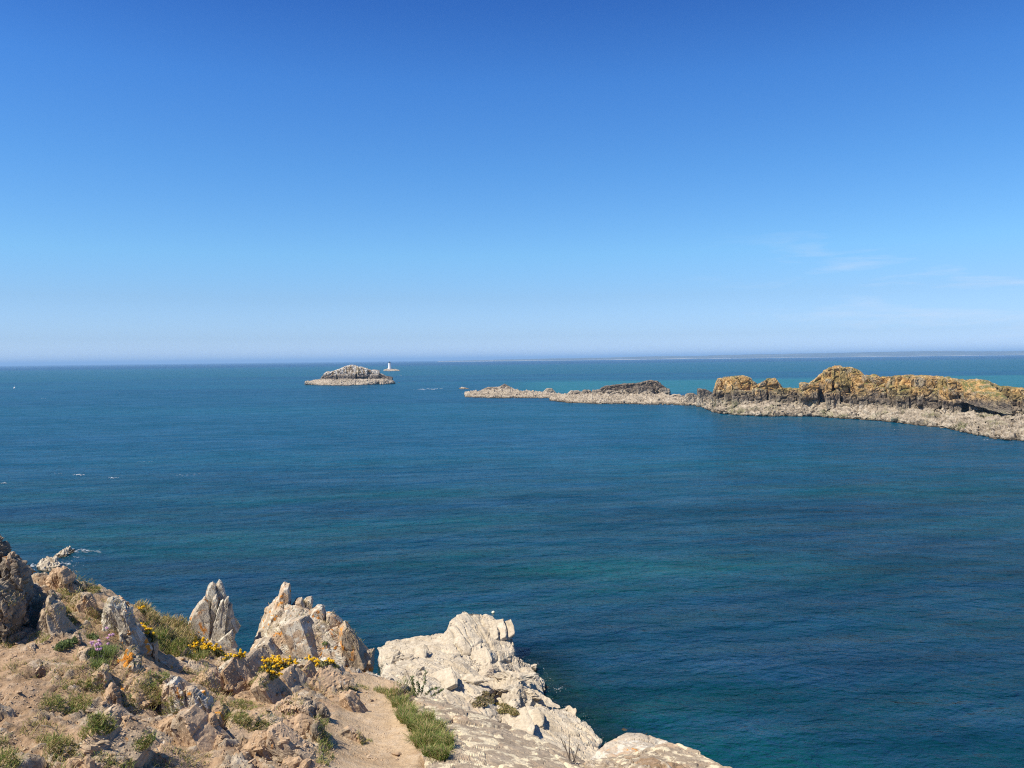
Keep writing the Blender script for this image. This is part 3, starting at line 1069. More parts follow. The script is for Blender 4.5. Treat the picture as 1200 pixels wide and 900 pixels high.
def crag_blocks(parent, top, base, dist, mat, res, size, amp, seed, widths, thick, courses=2, name='crag_block', step=4.0):
    """a broken wall of jointed blocks: outline top (photo px), foot line base, in courses that step forward downwards"""
    rnd = random.Random(seed)
    top = np.array(top, float)
    base = np.array(base, float)
    dist = np.array(dist, float)
    x, x1 = top[0, 0], top[-1, 0]
    while x < x1 - 1:
        w = rnd.uniform(*widths)
        if x1 - x - w < widths[0] * 0.7:
            w = x1 - x
        xa, xb = x, x + w
        inner = [t for t in top if xa < t[0] < xb]
        ya, yb = np.interp([xa, xb], top[:, 0], top[:, 1])
        xm = (xa + xb) / 2
        d0 = np.interp(xm, dist[:, 0], dist[:, 1])
        yf = np.interp(xm, base[:, 0], base[:, 1])
        tm = min([ya, yb] + [t[1] for t in inner])
        # solid heart behind the blocks
        core = [(xa - w * .4, yf + 6), (xa - w * .25, ya + 2.0)] + [(t[0], t[1] + 1.3) for t in inner] + [(xb + w * .25, yb + 2.0), (xb + w * .4, yf + 6)]
        rock('rock_core', prism_pts(core, d0 + thick * 0.25, thick, (0, 0), 0.95, 0.9, 0.12, bury=2.0), res * 1.5, size, amp, seed + int(x), mat, parent, BLOCKY, lam=1.1, warp=0.4, grain=0.25)
        for c in range(courses):
            f0 = c / courses
            dd = d0 - step * c + rnd.uniform(-1, 1) * step * 0.9
            ex = 0.12 * w
            if c == 0:
                prof = [(xa - ex, ya)] + [tuple(t) for t in inner] + [(xb + ex, yb)]
                lowy = tm + (yf - tm) * min(1.2, (c + 1.5) / courses)
                prof = [(xa - ex, lowy)] + prof + [(xb + ex, lowy)]
            else:
                yt = tm + (yf - tm) * (f0 + rnd.uniform(-0.10, 0.08))
                lowy = tm + (yf - tm) * min(1.3, (c + 1.5) / courses)
                sh = rnd.uniform(-0.35, 0.35) * w
                wl = w * rnd.uniform(0.85, 1.15)
                prof = [(xm + sh - wl / 2, lowy), (xm + sh - wl / 2, yt + rnd.uniform(0, 1.2)), (xm + sh + rnd.uniform(-.2, .2) * wl, yt),
                        (xm + sh + wl / 2, yt + rnd.uniform(0, 1.2)), (xm + sh + wl / 2, lowy)]
            pts = prism_pts(prof, dd, thick, (rnd.uniform(-.6, .6), rnd.uniform(-.2, .2)), 0.86, 0.85, 0.12, bury=1.0)
            rock(name, pts, res, size, amp, seed * 31 + int(x * 7) + c, mat, parent, BLOCKY, lam=1.1, crack=1.1, grain=0.25, warp=0.5, chips=0.9)
        x = xb


def shelf_blocks(parent, front, back, mat, res, size, amp, seed, widths, name='tidal_ledge', drop=3.0):
    """sloping pale belt between the waterline front (photo px on the water) and its upper edge back (px, py, distance)"""
    rnd = random.Random(seed)
    front = np.array(front, float)
    back = np.array(back, float)
    x, x1 = front[0, 0], front[-1, 0]
    while x < x1 - 1:
        w = rnd.uniform(*widths)
        if x1 - x - w < widths[0] * 0.7:
            w = x1 - x
        pts = []
        for xx in (x - 0.15 * w, x + 0.5 * w, x + w * 1.15):
            yf = np.interp(xx, front[:, 0], front[:, 1])
            f = S(xx, yf + rnd.uniform(-0.8, 0.3), 0.15)
            yb, db = np.interp(xx, back[:, 0], back[:, 1]), np.interp(xx, back[:, 0], back[:, 2])
            b = P(xx, yb + rnd.uniform(-0.6, 0.8), db)
            m1 = f + (b - f) * 0.10 + np.array([0, 0, rnd.uniform(0.3, 0.9)])
            m2 = f + (b - f) * 0.55 + np.array([0, 0, rnd.uniform(-0.2, 1.1)])
            pts += [f, b, m1, m2, f - [0, 0, drop], b + [0, 4, -drop], b + [0, 7, -9]]
        rock(name, np.array(pts), res, size, amp, seed * 13 + int(x * 3), mat, parent, BLOCKY, lam=1.1, crack=1.4, warp=0.9, grain=0.3)
        x += w


def boulders(parent, n, xr, front, back, mat, seed, px=(2.0, 5.5), name='boulder', res=0.45):
    rnd = random.Random(seed)
    front = np.array(front, float)
    back = np.array(back, float)
    for k in range(n):
        xx = rnd.uniform(*xr)
        t = rnd.random() ** 1.3
        yf = np.interp(xx, front[:, 0], front[:, 1])
        f = S(xx, yf, 0.2)
        b = P(xx, np.interp(xx, back[:, 0], back[:, 1]), np.interp(xx, back[:, 0], back[:, 2]))
        c = f + (b - f) * t
        r = rnd.uniform(*px) * c[1] / FPX * 0.5
        pts = [c + np.array([rnd.gauss(0, 1) * 1.2, rnd.gauss(0, 1), rnd.gauss(0, 0.6)]) * r for _ in range(9)]
        pts += [c + np.array([a, b_, -0.4]) * r for a, b_ in ((1, 1), (1, -1), (-1, 1), (-1, -1))]
        rock(name, np.array(pts), max(res, r * 0.25), r * 1.1, r * 0.16, seed + k, mat, parent, BLOCKY, fine=False, nmax=14)


def reef(name, label, cat, px, group=None):
    return thing(name, label, cat, S(*px, 0), group)


# the long island on the right
ISL_FRONT = [(826, 478), (836, 484), (866, 486.5), (900, 488), (945, 487), (990, 490.5), (1030, 493), (1062, 497), (1100, 500.5), (1138, 506), (1144, 511), (1166, 514.5), (1200, 516.5), (1260, 522)]
ISL_BACK = [(826, 467, 545), (838, 468, 500), (850, 468.5, 480), (866, 469, 468), (900, 469.5, 454), (950, 471, 442), (1000, 473.5, 428), (1060, 476.5, 404), (1120, 481, 374), (1160, 484, 355), (1200, 487, 338), (1260, 492, 320)]
isle = reef('rocky_island', 'long ochre and brown rocky island with a green grassed back at the right edge', 'island', (1050, 496))
shelf_blocks(isle, ISL_FRONT, ISL_BACK, M_ISLE, 0.5, 4.5, 1.2, 3, (12, 40))
boulders(isle, 190, (838, 1215), ISL_FRONT, ISL_BACK, M_ISLE, 71, (1.6, 6.5))
DI = [(836, 482), (860, 472), (900, 456), (950, 444), (1000, 432), (1060, 408), (1120, 378), (1160, 360), (1200, 343), (1240, 330)]
BI = [(836, 469), (900, 470), (950, 472), (1000, 474), (1060, 478), (1120, 483), (1200, 490), (1240, 494)]
crag_blocks(isle, [(837, 462), (841, 442.5), (855, 441.8), (864, 441), (873, 440), (878, 442), (882, 449), (888, 456)], BI, DI, M_ISLE, 0.42, 6.5, 0.75, 21, (9, 24), 14)
crag_blocks(isle, [(883, 453), (887, 450), (893, 447.5), (900, 442.5), (908, 442), (912, 451), (916, 458)], BI, [(880, 464), (920, 457)], M_ISLE, 0.42, 6.5, 0.75, 22, (11, 16), 10)
crag_blocks(isle, [(908, 457), (915, 454.5), (926, 455), (937, 455.5), (945, 461), (952, 466)], BI, DI, M_ISLE, 0.42, 6.5, 0.75, 23, (11, 18), 12)
crag_blocks(isle, [(944, 463), (949, 452.5), (957, 450), (958, 446.5), (963, 443.5), (964.5, 436.5), (972.5, 430), (982, 429.3), (992, 430), (1005, 433.5), (1011, 439), (1025, 439), (1029, 443.5), (1036, 446)], BI, DI, M_ISLE, 0.42, 6.5, 0.75, 24, (8, 27), 16, 3)
crag_blocks(isle, [(1026, 444), (1035, 441), (1052, 440), (1070, 440), (1087, 443), (1098, 442.5), (1110, 442), (1121, 444.5), (1130, 452)], BI, DI, M_ISLE, 0.42, 6.5, 0.75, 25, (9, 30), 16, 3)
crag_blocks(isle, [(1112, 446), (1122, 445), (1140, 445), (1158, 446), (1164, 451), (1176, 454.5), (1200, 455.5), (1225, 456), (1250, 462)], BI, [(1110, 392), (1160, 374), (1200, 356), (1250, 345)], M_ISLE, 0.42, 6.5, 0.75, 26, (12, 32), 18, 3)
# grassed slope running from the back down to the dark belt
g_top = [(1122, 446, 384), (1140, 446, 378), (1158, 447.5, 374), (1130, 456, 372), (1150, 462, 360), (1168, 466, 352), (1185, 470, 344)]
rock('grassed_slope', mound_pts(g_top, 6, 1.05), 0.4, 3, 0.35, 88, M_ISLE, isle, BLOCKY)

# block boulders at the tip of the island
for poly, d, lab in (([(801, 474), (803, 461), (813, 460.5), (820, 466), (822, 474)], 548, 'squat pale boulder left of the square boulder at the island tip'),
                     ([(816, 477), (817, 455.5), (823, 455), (830, 457), (836, 462), (838, 477)], 524, 'square dark topped boulder just left of the long island')):
    o = rock('boulder', prism_pts(poly, d, 9, (0.8, 0), 0.85, 0.8, bury=4), 0.4, 3.5, 0.4, int(d), M_REEF, None, BLOCKY)
    tag(o, lab, 'boulder', 'boulders at the island tip')

# reef B: the middle reef with the dark ridge
RB_F = [(649, 469.5), (660, 471), (670, 472), (700, 473), (740, 473.5), (798, 474.5), (830, 476)]
RB_B = [(649, 464.5, 665), (660, 462.5, 645), (690, 461, 640), (720, 461.5, 630), (780, 461.5, 612), (800, 465, 590), (830, 466, 560)]
rb = reef('rocky_reef', 'middle reef with a long blackish ridge on a pale tidal base', 'reef', (730, 473))
shelf_blocks(rb, RB_F, RB_B, M_REEF, 0.7, 5.0, 1.2, 5, (12, 34))
boulders(rb, 70, (658, 828), RB_F, RB_B, M_REEF, 171, (1.4, 4.5), res=0.6)
crag_blocks(rb, [(697, 461), (702, 456), (709, 452.5), (727, 450.3), (743, 449), (759, 450.5), (762, 445), (768, 446), (776, 451), (784, 461)], [(690, 463), (790, 463)], [(690, 640), (790, 615)], M_REEF, 0.55, 4, 0.6, 31, (13, 24), 18)
crag_blocks(rb, [(666, 462), (669, 457.5), (678, 457.3), (681, 461)], [(660, 464), (690, 464)], [(660, 645), (690, 645)], M_REEF, 0.6, 4, 0.5, 32, (14, 16), 10, 1)
crag_blocks(rb, [(681, 462), (684, 456.5), (691, 456.5), (694, 462)], [(660, 464), (700, 464)], [(660, 645), (700, 645)], M_REEF, 0.6, 4, 0.5, 33, (14, 16), 10, 1)
crag_blocks(rb, [(785, 465), (789, 462), (797, 461.5), (801, 466)], [(780, 467), (805, 467)], [(780, 598), (805, 590)], M_REEF, 0.6, 4, 0.4, 34, (14, 17), 10, 1)

# reef A: farther, lower
RA_F = [(549, 465.3), (570, 466.3), (610, 466.5), (640, 466.5), (664, 467)]
RA_B = [(549, 460, 740), (560, 457.5, 745), (583, 455.5, 745), (608, 458, 740), (630, 458, 735), (664, 463, 715)]
ra = reef('rocky_reef', 'low pale reef with a small black peak, left of the middle reef', 'reef', (600, 466))
shelf_blocks(ra, RA_F, RA_B, M_REEF, 0.8, 5, 1.2, 6, (12, 30))
boulders(ra, 45, (550, 654), RA_F, RA_B, M_REEF, 271, (1.2, 3.5), res=0.7)
crag_blocks(ra, [(581, 457), (585, 453.5), (591, 449.3), (597, 452.5), (602, 457)], [(575, 458), (605, 458)], [(575, 748), (605, 746)], M_REEF, 0.6, 4, 0.5, 41, (20, 24), 14, 1, name='black_peak')
crag_blocks(ra, [(568, 456), (572, 453.5), (584, 453.8), (588, 457)], [(560, 457), (590, 457)], [(560, 750), (590, 750)], M_REEF, 0.6, 4, 0.4, 42, (20, 24), 12, 1)
crag_blocks(ra, [(637, 460), (640, 454.8), (647, 455), (651, 461)], [(630, 462), (655, 462)], [(630, 738), (655, 736)], M_REEF, 0.6, 4, 0.4, 43, (14, 18), 12, 1)
# skerries around them
for top, lab in (([(537, 455.5, 905), (541, 453.3, 905), (549, 455, 900), (557, 459, 880), (540, 459.5, 880)], 'low pale skerry at the left end of the reef chain'),
                 ([(527, 456.6, 905), (532, 456, 905), (537, 457.2, 900), (530, 457.6, 895)], 'tiny flat skerry left of the reef chain'),
                 ([(543, 463.5, 760), (546, 462.3, 765), (550, 463.5, 760), (547, 465, 752)], 'small round skerry in front of the low pale reef'),
                 ([(466, 448.4, 1190), (468, 447.8, 1195), (470, 448.6, 1190), (468, 449.3, 1175)], 'tiny brown skerry right of the whitened islet'),
                 ([(1043, 502.2, 371), (1048, 500.8, 373), (1054, 502, 371), (1052, 503.3, 366), (1045, 503.4, 366)], 'flat rock awash in front of the long island')):
    o = rock('skerry', mound_pts(top, 3.5, 1.1), 0.5, 3, 0.35, len(lab), M_SKERRY, None, BLOCKY)
    tag(o, lab, 'rock')

# the islet with the whitened crown
IF = [(359, 450.5), (375, 451.8), (395, 452.3), (420, 451.6), (445, 451), (461, 449.3)]
IB = [(359, 447, 1130), (368, 444, 1140), (385, 443.5, 1140), (420, 443.5, 1135), (454, 443.8, 1130), (461, 447.5, 1130)]
il = reef('rocky_islet', 'pointed islet whitened by birds, with black and pale belts below', 'islet', (410, 452))
shelf_blocks(il, IF, IB, M_ISLET, 1.2, 6, 1.0, 8, (16, 26))
crag_blocks(il, [(377, 445), (380, 437.5), (384, 435.3), (389, 437.3), (396, 433.2), (400, 434.5), (406, 428.5), (412, 427.2), (418, 429), (428.5, 430.8), (432, 434), (442, 435.2), (451, 440), (456, 445)], [(370, 446), (460, 446)], [(370, 1150), (460, 1140)], M_ISLET, 0.9, 6, 0.9, 51, (8, 14), 34, 2, step=6)

# the lighthouse rock and lighthouse
lr = rock('skerry', mound_pts([(449, 433.4, 2540), (455, 431.6, 2560), (462, 432, 2560), (469, 434, 2540), (460, 434.9, 2500)], 6, 1.05), 1.2, 6, 0.8, 61, M_SKERRY, None, BLOCKY)
tag(lr, 'flat pale rock carrying the white lighthouse', 'rock')
lr2 = rock('skerry', mound_pts([(431, 433.8, 2560), (438, 433.0, 2580), (446, 433.8, 2560), (438, 434.7, 2520)], 6, 1.05), 1.2, 6, 0.6, 62, M_SKERRY, None, BLOCKY)
tag(lr2, 'thin reef showing just left of the lighthouse rock', 'rock')


def lathe(prof, n=20):
    V, F = [], []
    for r, z_ in prof:
        for k in range(n):
            a = 2 * math.pi * k / n
            V.append((r * math.cos(a), r * math.sin(a), z_))
    for i in range(len(prof) - 1):
        for k in range(n):
            F.append((i * n + k, i * n + (k + 1) % n, (i + 1) * n + (k + 1) % n, (i + 1) * n + k))
    return np.array(V, float), np.array(F)


lp = P(456.6, 431.6, 2552)
lh = thing('lighthouse', 'small white lighthouse with a dark lantern on a far rock', 'lighthouse', lp)
for nm, prof, mt in (('foundation', [(6.2, -4), (5.8, 1.5), (0, 1.5)], M_WHITEPAINT),
                     ('tower', [(4.8, 1.5), (4.5, 8), (4.3, 17), (0, 17)], M_WHITEPAINT),
                     ('gallery', [(4.4, 17), (5.0, 17.3), (5.0, 17.9), (0, 17.9)], M_GREYPAINT),
                     ('lantern', [(2.0, 17.9), (2.0, 19.9), (2.3, 19.9), (1.2, 20.8), (0.2, 21.3), (0, 21.3)], M_GREYPAINT)):
    Vv, Ff = lathe(prof)
    put(nm, Vv + lp, Ff, mt, lh, smooth=False)

# two floats on the water
for px, py, r, mt, mt2, lab in ((578, 718, 0.2, M_BUOY, M_BUOY, 'small cream float on the water beyond the tip of the pale rock shelf'),
                                (17, 455, 1.2, M_BUOYW, M_BUOYW, 'pale marker buoy far out at the left')):
    bp = S(px, py)
    o = thing('buoy', lab, 'buoy', bp)
    Vv, Ff = lathe([(0, -0.5 * r), (0.8 * r, -0.4 * r), (1.1 * r, 0.1 * r), (0.9 * r, 0.7 * r), (0.4 * r, 1.1 * r), (0, 1.15 * r)], 14)
    put('float_body', Vv + bp, Ff, mt, o)
    if r < 0.5:
        continue
    Vv, Ff = lathe([(0.12 * r, 1.0 * r), (0.10 * r, 2.2 * r), (0.28 * r, 2.25 * r), (0.22 * r, 2.7 * r), (0, 2.75 * r)], 8)
    put('mast', Vv + bp, Ff, mt2, o)

# foam: whitecaps out at sea and broken water round the rocks
rnd = random.Random(5)
FV, FF, FT = [], [], []


def foam(px, py, wpx, hpx, n, thick=1.0):
    for _ in range(n):
        cx, cy = px + rnd.gauss(0, 0.33) * wpx, py + rnd.gauss(0, 0.33) * hpx
        w_, h_ = wpx * rnd.uniform(0.04, 0.16), max(0.22, hpx * rnd.uniform(0.06, 0.2))
        k0 = len(FV)
        m_ = 9
        for k in range(m_):
            a = 2 * math.pi * k / m_
            rr = rnd.uniform(0.45, 1.1)
            FV.append(S(cx + math.cos(a) * w_ * rr, cy + math.sin(a) * h_ * rr, 0.02 + 0.02 * rnd.random()))
            FT.append(0.0)
        FV.append(S(cx, cy, 0.10))
        FT.append(thick * rnd.uniform(0.6, 1))
        for k in range(m_):
            FF.append((k0 + k, k0 + m_, k0 + (k + 1) % m_))


SHORE_FOAM = []
for (ax_, ay_), (bx_, by_) in zip([(604, 767), (631, 780), (642, 799), (636, 813), (650, 825), (684, 839), (696, 858)], [(631, 780), (642, 799), (636, 813), (650, 825), (684, 839), (696, 858), (706, 872)]):
    for t_ in (0.2, 0.5, 0.8):
        SHORE_FOAM.append((ax_ + (bx_ - ax_) * t_ + 4, ay_ + (by_ - ay_) * t_, 7, 1.8, 6, rnd.uniform(0.3, 1.6)))
for x_ in range(550, 1200, 17):
    SHORE_FOAM.append((x_, np.interp(x_, [550, 656, 660, 798, 830, 836, 866, 900, 990, 1062, 1100, 1138, 1144, 1200], [465.8, 466, 472, 475, 477, 484.5, 487, 488.5, 491, 497.5, 501, 506.5, 511.5, 517]) + 0.3, 9, 0.5, 3, rnd.uniform(0.0, 1.3)))
for f in (*SHORE_FOAM, (90, 556, 10, 1.3, 26, 4), (97, 556.5, 6, 1.0, 14, 4), (131, 560, 8, 1.4, 24, 4), (4, 566, 8, 1.4, 20, 4), (68, 555, 8, .8, 6, 2), (218, 556, 22, 2.5, 12, .7), (170, 541, 12, 1, 7, 2), (302, 517, 5, 1, 3), (357, 517, 5, 1, 3), (302, 545, 4, 1, 3), (166, 541, 14, 1, 5),
          (50, 467, 6, 0.7, 5), (193, 586, 4, 1.2, 3), (64, 631, 6, 2, 4), (190, 641, 3, 1, 2), (136, 657, 12, 1.5, 4, .4), (500, 456, 24, 2.2, 22, .8), (512, 455, 12, 1.5, 8), (545, 461, 14, 1, 6, .5),
          (1160, 515.5, 14, 1.4, 8), (655, 468.5, 6, .8, 4, .6), (470, 440, 5, .8, 3), (358, 440, 3, .6, 2), (509, 440, 4, .8, 3), (640, 433.5, 10, 0.6, 4, .5),
          (66, 667, 20, 4, 60, 2.5), (96, 645, 24, 2.0, 34, 2.5), (88, 653, 12, 2, 14, 2), (104, 646, 30, 3, 24, .9), (36, 664, 18, 7, 40, 1.2), (78, 661, 26, 5, 36, .9), (1052, 503, 10, .8, 4),
          (655, 808, 12, 7, 20, .6), (640, 797, 10, 3, 10, .7), (628, 778, 12, 2, 8, .6), (686, 842, 8, 6, 10, .5), (704, 866, 6, 8, 8, .5), (608, 766, 10, 2, 6, .5), (444, 788, 8, 3, 6, .5), (648, 830, 8, 5, 5, .4)):
    foam(*f)
stuff(put('sea_foam', np.array(FV), np.array(FF), M_FOAM, smooth=True, attrs={'thick': np.array(FT)}))

# rocks awash at the left
for top, lab, sd_ in (([(44, 663, 128), (48, 655, 129), (55, 651, 130), (66, 653, 130), (71, 661, 129), (62, 669, 126), (50, 668, 126)], 'rounded pale rock in surf behind the cliff top at left', 3),
                      ([(61, 653, 135), (69, 646, 137), (77, 641.5, 139), (89, 642, 140), (86, 648, 138), (70, 654, 134)], 'low jagged pale rock in surf behind the rounded one', 4)):
    tag(rock('sea_rock', mound_pts(top, 3, 1.15), 0.16, 2.0, 0.35, sd_, M_WHITE, None, BLOCKY), lab, 'rock', 'pale rocks in the surf at left')

# ------------------------------------------------------------------ the bleached shelf of rock at the foot of the cliff
ws = thing('rock_shelf', 'large bleached pale rock shelf running into the sea below the path', 'rock', S(590, 790))
WS = [
    ('rock_dome', [(518, 745, 86), (525, 730, 87), (541, 715, 90), (562, 717.5, 91), (578, 722, 91), (577, 731, 89), (591, 740, 89), (601, 747, 88), (602, 758, 86), (600, 766, 84), (546, 767, 82), (523, 766, 82), (540, 742, 85)], 7, 3.4),
    ('rock_knob', [(600, 757, 91), (607, 756, 92), (615, 762, 91), (608, 767, 89), (600, 767, 88)], 3, 2),
    ('rock_shoulder', [(442, 758, 85), (457, 752.5, 88), (483, 751, 90), (497, 744, 90), (520, 742, 89), (540, 765, 80), (500, 790, 74), (466, 783, 78), (448, 788, 80)], 8, 3),
    ('rock_shoulder', [(480, 760, 82), (545, 768, 80), (560, 772, 80), (590, 800, 74), (551, 822, 66), (485, 812, 64), (440, 800, 66), (450, 785, 72)], 9, 3),
    ('rock_ledge', [(546, 770, 81), (602, 771, 83), (617, 775, 84), (629, 780, 83.5), (614, 787, 81), (551, 786, 78)], 5, 2.2),
    ('rock_ledge', [(551, 784, 77), (590, 780, 79), (614, 786, 80), (618, 796, 78), (560, 805, 72)], 5, 2.2),
    ('rock_ledge', [(606, 786, 80), (622, 787, 81), (640, 797.5, 79.5), (639, 806, 77.5), (612, 806, 76)], 4, 2),
    ('rock_ledge', [(588, 797, 75), (612, 793, 76.5), (627, 797, 77), (636, 812, 75), (631, 820, 73), (600, 818, 70), (583, 807, 71)], 5, 1.9),
    ('rock_ledge', [(588, 814, 70), (618, 815, 72.5), (633, 817, 73.5), (648, 824, 73.5), (644, 833, 71), (600, 836, 67)], 5, 2.0),
    ('rock_block', [(598, 832, 66), (640, 829, 69.5), (667, 828, 70.5), (672, 833, 70), (681, 840, 69), (684, 850, 67.5), (695, 859, 66.5), (703, 868, 65.5), (702, 882, 62.5), (690, 905, 59), (600, 905, 58), (540, 880, 58), (545, 850, 62)], 7, 3),
    ('rock_block', [(440, 795, 68), (500, 800, 66), (560, 822, 65), (600, 832, 66), (560, 870, 59), (500, 880, 56), (430, 850, 58)], 8, 3),
]
for k, (nm, top, drop, size) in enumerate(WS):
    rock(nm, mound_pts(top, drop, 1.06, 0.7 if nm == 'rock_ledge' else 0), 0.115, size * 1.5, 0.28, 300 + k, M_WHITE, ws, frame(math.radians(-55), math.radians(25)), lam=2.2, crack=0.5, grain=0.5, nmax=130)
# split ledges across the shelf, dipping to the right
bpy.context.view_layer.update()
_dg = bpy.context.evaluated_depsgraph_get()
rnd = random.Random(12)
LEDGE = frame(math.radians(-62), math.radians(22))
for k in range(12):
    px, py = rnd.choice([(560, 790), (600, 790), (610, 806), (600, 822), (620, 826), (570, 775), (480, 770), (520, 790), (640, 845), (660, 850), (620, 850), (575, 745), (600, 855)])
    px += rnd.gauss(0, 14)
    py += rnd.gauss(0, 6)
    ok, loc, nor, _i, ob, _m = scene.ray_cast(_dg, Vector(CAM), Vector(ray(px, py)).normalized())
    if not ok or ob.parent != ws or loc[2] < 1.2:
        continue
    L_ = rnd.uniform(0.8, 2.4)
    pts = plate_pts(np.array(loc) - np.array([0, 0, 0.14]), LEDGE, rnd.uniform(.16, .32), L_, L_ * rnd.uniform(.5, .9), rnd, 0.8, 0.2)
    rock('split_ledge', pts, 0.12, 2.2, 0.10, 700 + k, M_WHITE, ws, LEDGE, lam=2, grain=.4)
rnd = random.Random(11)
for k in range(26):                                       # blocks lying in the gullies of the shelf
    px, py, d = rnd.choice([(600, 800, 74), (598, 812, 71), (612, 822, 71), (585, 800, 73), (500, 790, 72), (470, 772, 78), (560, 800, 71)])
    px += rnd.gauss(0, 9)
    py += rnd.gauss(0, 4)
    r = rnd.uniform(0.25, 0.75)
    c = P(px, py, d - 0.3)
    pts = [c + np.array([rnd.gauss(0, 1) * 1.3, rnd.gauss(0, 1), rnd.gauss(0, .6)]) * r for _ in range(9)]
    rock('fallen_block', np.array(pts), 0.14, r, r * 0.18, 500 + k, M_WHITE, ws, nmax=16)
# drowned stones off its right side
for k in range(30):
    px, py = rnd.choice([(672, 826), (690, 848), (712, 872), (655, 812), (705, 890), (720, 860)])
    c = S(px + rnd.gauss(0, 12), py + rnd.gauss(0, 8), -0.55)
    r = rnd.uniform(0.3, 0.9)
    pts = [c + np.array([rnd.gauss(0, 1) * 1.3, rnd.gauss(0, 1), rnd.gauss(0, .35)]) * r for _ in range(9)]
    o = rock('drowned_stone', np.array(pts), 0.2, r, r * 0.15, 600 + k, M_SKERRY, None, nmax=14)
    tag(o, 'pale stone under the clear water beside the bleached shelf', 'stone', 'drowned stones beside the bleached shelf')


# ------------------------------------------------------------------ rocks of the cliff top
NR = 0.016


def outcrop(label, pieces, mat, name='rock_outcrop', cat='rock', group=None, part='rock_slab', size=0.46, amp=0.034, res=NR, seed=1, plates=3, frm=SCHIST, **kw):
    kw.setdefault('warp', 0.45)
    kw.setdefault('grain', 0.35)
    kw.setdefault('chips', 0.75)
    """one rock; each piece = (polygon px, distance, thickness, options)"""
    all_pts = []
    for pc in pieces:
        opt = dict(pc[3]) if len(pc) > 3 else {}
        m_ = opt.pop('mat', mat)
        all_pts.append((prism_pts(pc[0], pc[1], pc[2], bury=opt.pop('bury', 0.25), **opt), m_))
    rnd = random.Random(seed * 3 + 1)
    for pc in pieces if plates else ():                     # the split plates standing on the body of the rock
        poly, d = pc[0], pc[1]
        xs_, ys_ = [q[0] for q in poly], [q[1] for q in poly]
        hgt_m = (max(ys_) - min(ys_)) * d / FPX
        wid_m = (max(xs_) - min(xs_)) * d / FPX
        made = 0
        for _ in range(60):
            if made >= plates:
                break
            px, py = rnd.uniform(min(xs_), max(xs_)), rnd.uniform(min(ys_), min(ys_) + 0.7 * (max(ys_) - min(ys_)))
            tb = rnd.uniform(0.16, 0.32) * hgt_m
            tw = rnd.uniform(0.05, 0.13) * wid_m + 0.012
            c = P(px, py, d + pc[2] * rnd.uniform(0.02, 0.32))
            up = frm[2] if frm[2][2] > 0 else -frm[2]
            ok_ = all(inside(*project(c + up * tb * k + frm[0] * tw * m_), poly) for k, m_ in ((1.05, 0), (0.6, .8), (0.6, -.8), (0, .9), (0, -.9)))
            if not ok_:
                continue
            opt = pc[3] if len(pc) > 3 else {}
            all_pts.append((plate_pts(c, frm, tw, pc[2] * rnd.uniform(0.14, 0.26), tb, rnd), opt.get('mat', mat)))
            made += 1
    if len(all_pts) == 1:
        o = rock(name, all_pts[0][0], res, size, amp, seed, all_pts[0][1], None, **kw)
        return tag(o, label, cat, group)
    A = np.concatenate([a for a, _ in all_pts])
    root = thing(name, label, cat, (A[:, 0].mean(), A[:, 1].mean(), A[:, 2].min()), group)
    for k, (a, m_) in enumerate(all_pts):
        rock(part, a, res, size, amp * (1 if k < len(pieces) else 0.5), seed + 13 * k, m_, root, **kw)
    return root


# left edge crag
outcrop('dark craggy rock at the left edge of the cliff top', [
    ([(-70, 640), (-30, 622), (-4, 626), (3, 633), (10, 640), (14, 652), (12, 700), (0, 745), (-70, 770)], 7.5, 0.9, dict(fshift=(-10, 0))),
    ([(2, 660), (8, 646), (16, 644), (24, 651), (29, 664), (34, 677), (31, 700), (22, 712), (8, 716)], 7.3, 0.6, dict(fshift=(-4, 0))),
    ([(-20, 690), (0, 676), (14, 690), (24, 704), (20, 726), (10, 742), (-10, 765), (-30, 760)], 7.05, 0.6, dict(fshift=(-5, 2))),
], M_DARK, seed=101, plates=2, size=0.26, amp=0.06, crack=0.9)
# first pinnacle
outcrop('slim leaning rock pinnacle with orange lichened ribs, the left of two spires', [
    ([(211, 752), (217, 736), (226, 715), (233, 704), (240, 698), (246, 704), (248, 725), (244, 752), (238, 768), (220, 770)], 10.55, 0.5, dict(fshift=(1, 0), fs=0.82)),
    ([(234, 752), (238, 715), (242, 698), (245.5, 687), (259, 686), (264, 697), (268, 703), (273, 711), (275, 724), (273, 746), (250, 764)], 10.78, 0.45, dict(fshift=(-3, 0), fs=0.75)),
    ([(238, 722), (241, 698), (244, 686), (247, 681), (250, 680), (254, 684), (256, 705), (247, 725)], 10.72, 0.28, dict(fs=0.7)),
    ([(248, 722), (250, 692), (252.5, 684), (257, 678), (260.3, 681), (261.5, 690), (265, 698), (264, 718)], 10.80, 0.28, dict(fs=0.7)),
    ([(240, 748), (245, 718), (250, 700), (254, 695), (256, 702), (253, 718), (247, 742)], 10.6, 0.16, dict(fs=0.8)),
    ([(246, 748), (253, 720), (259, 704), (262, 701), (262, 710), (256, 732), (251, 750)], 10.55, 0.16, dict(fs=0.8)),
    ([(252, 738), (260, 712), (266, 698), (268.5, 697.5), (268, 708), (262, 728)], 10.55, 0.16, dict(fs=0.8)),
    ([(257, 736), (264, 716), (270, 705), (273, 707), (271, 720), (263, 738)], 10.6, 0.16, dict(fs=0.8)),
    ([(244, 764), (250, 750), (258, 742), (264, 738), (270, 724), (273, 712), (276, 724), (276, 740), (273, 756), (268, 770), (250, 774)], 10.95, 0.35, dict(fs=0.75)),
    ([(246, 768), (252, 754), (262, 744), (273, 736), (275, 748), (271, 768), (262, 774)], 10.45, 0.4, dict(fs=0.8)),
], M_PINN, name='rock_pinnacle', plates=1, size=0.36, amp=0.013, seed=121, res=0.011, lam=4.0, grain=0.3, chips=0.6)
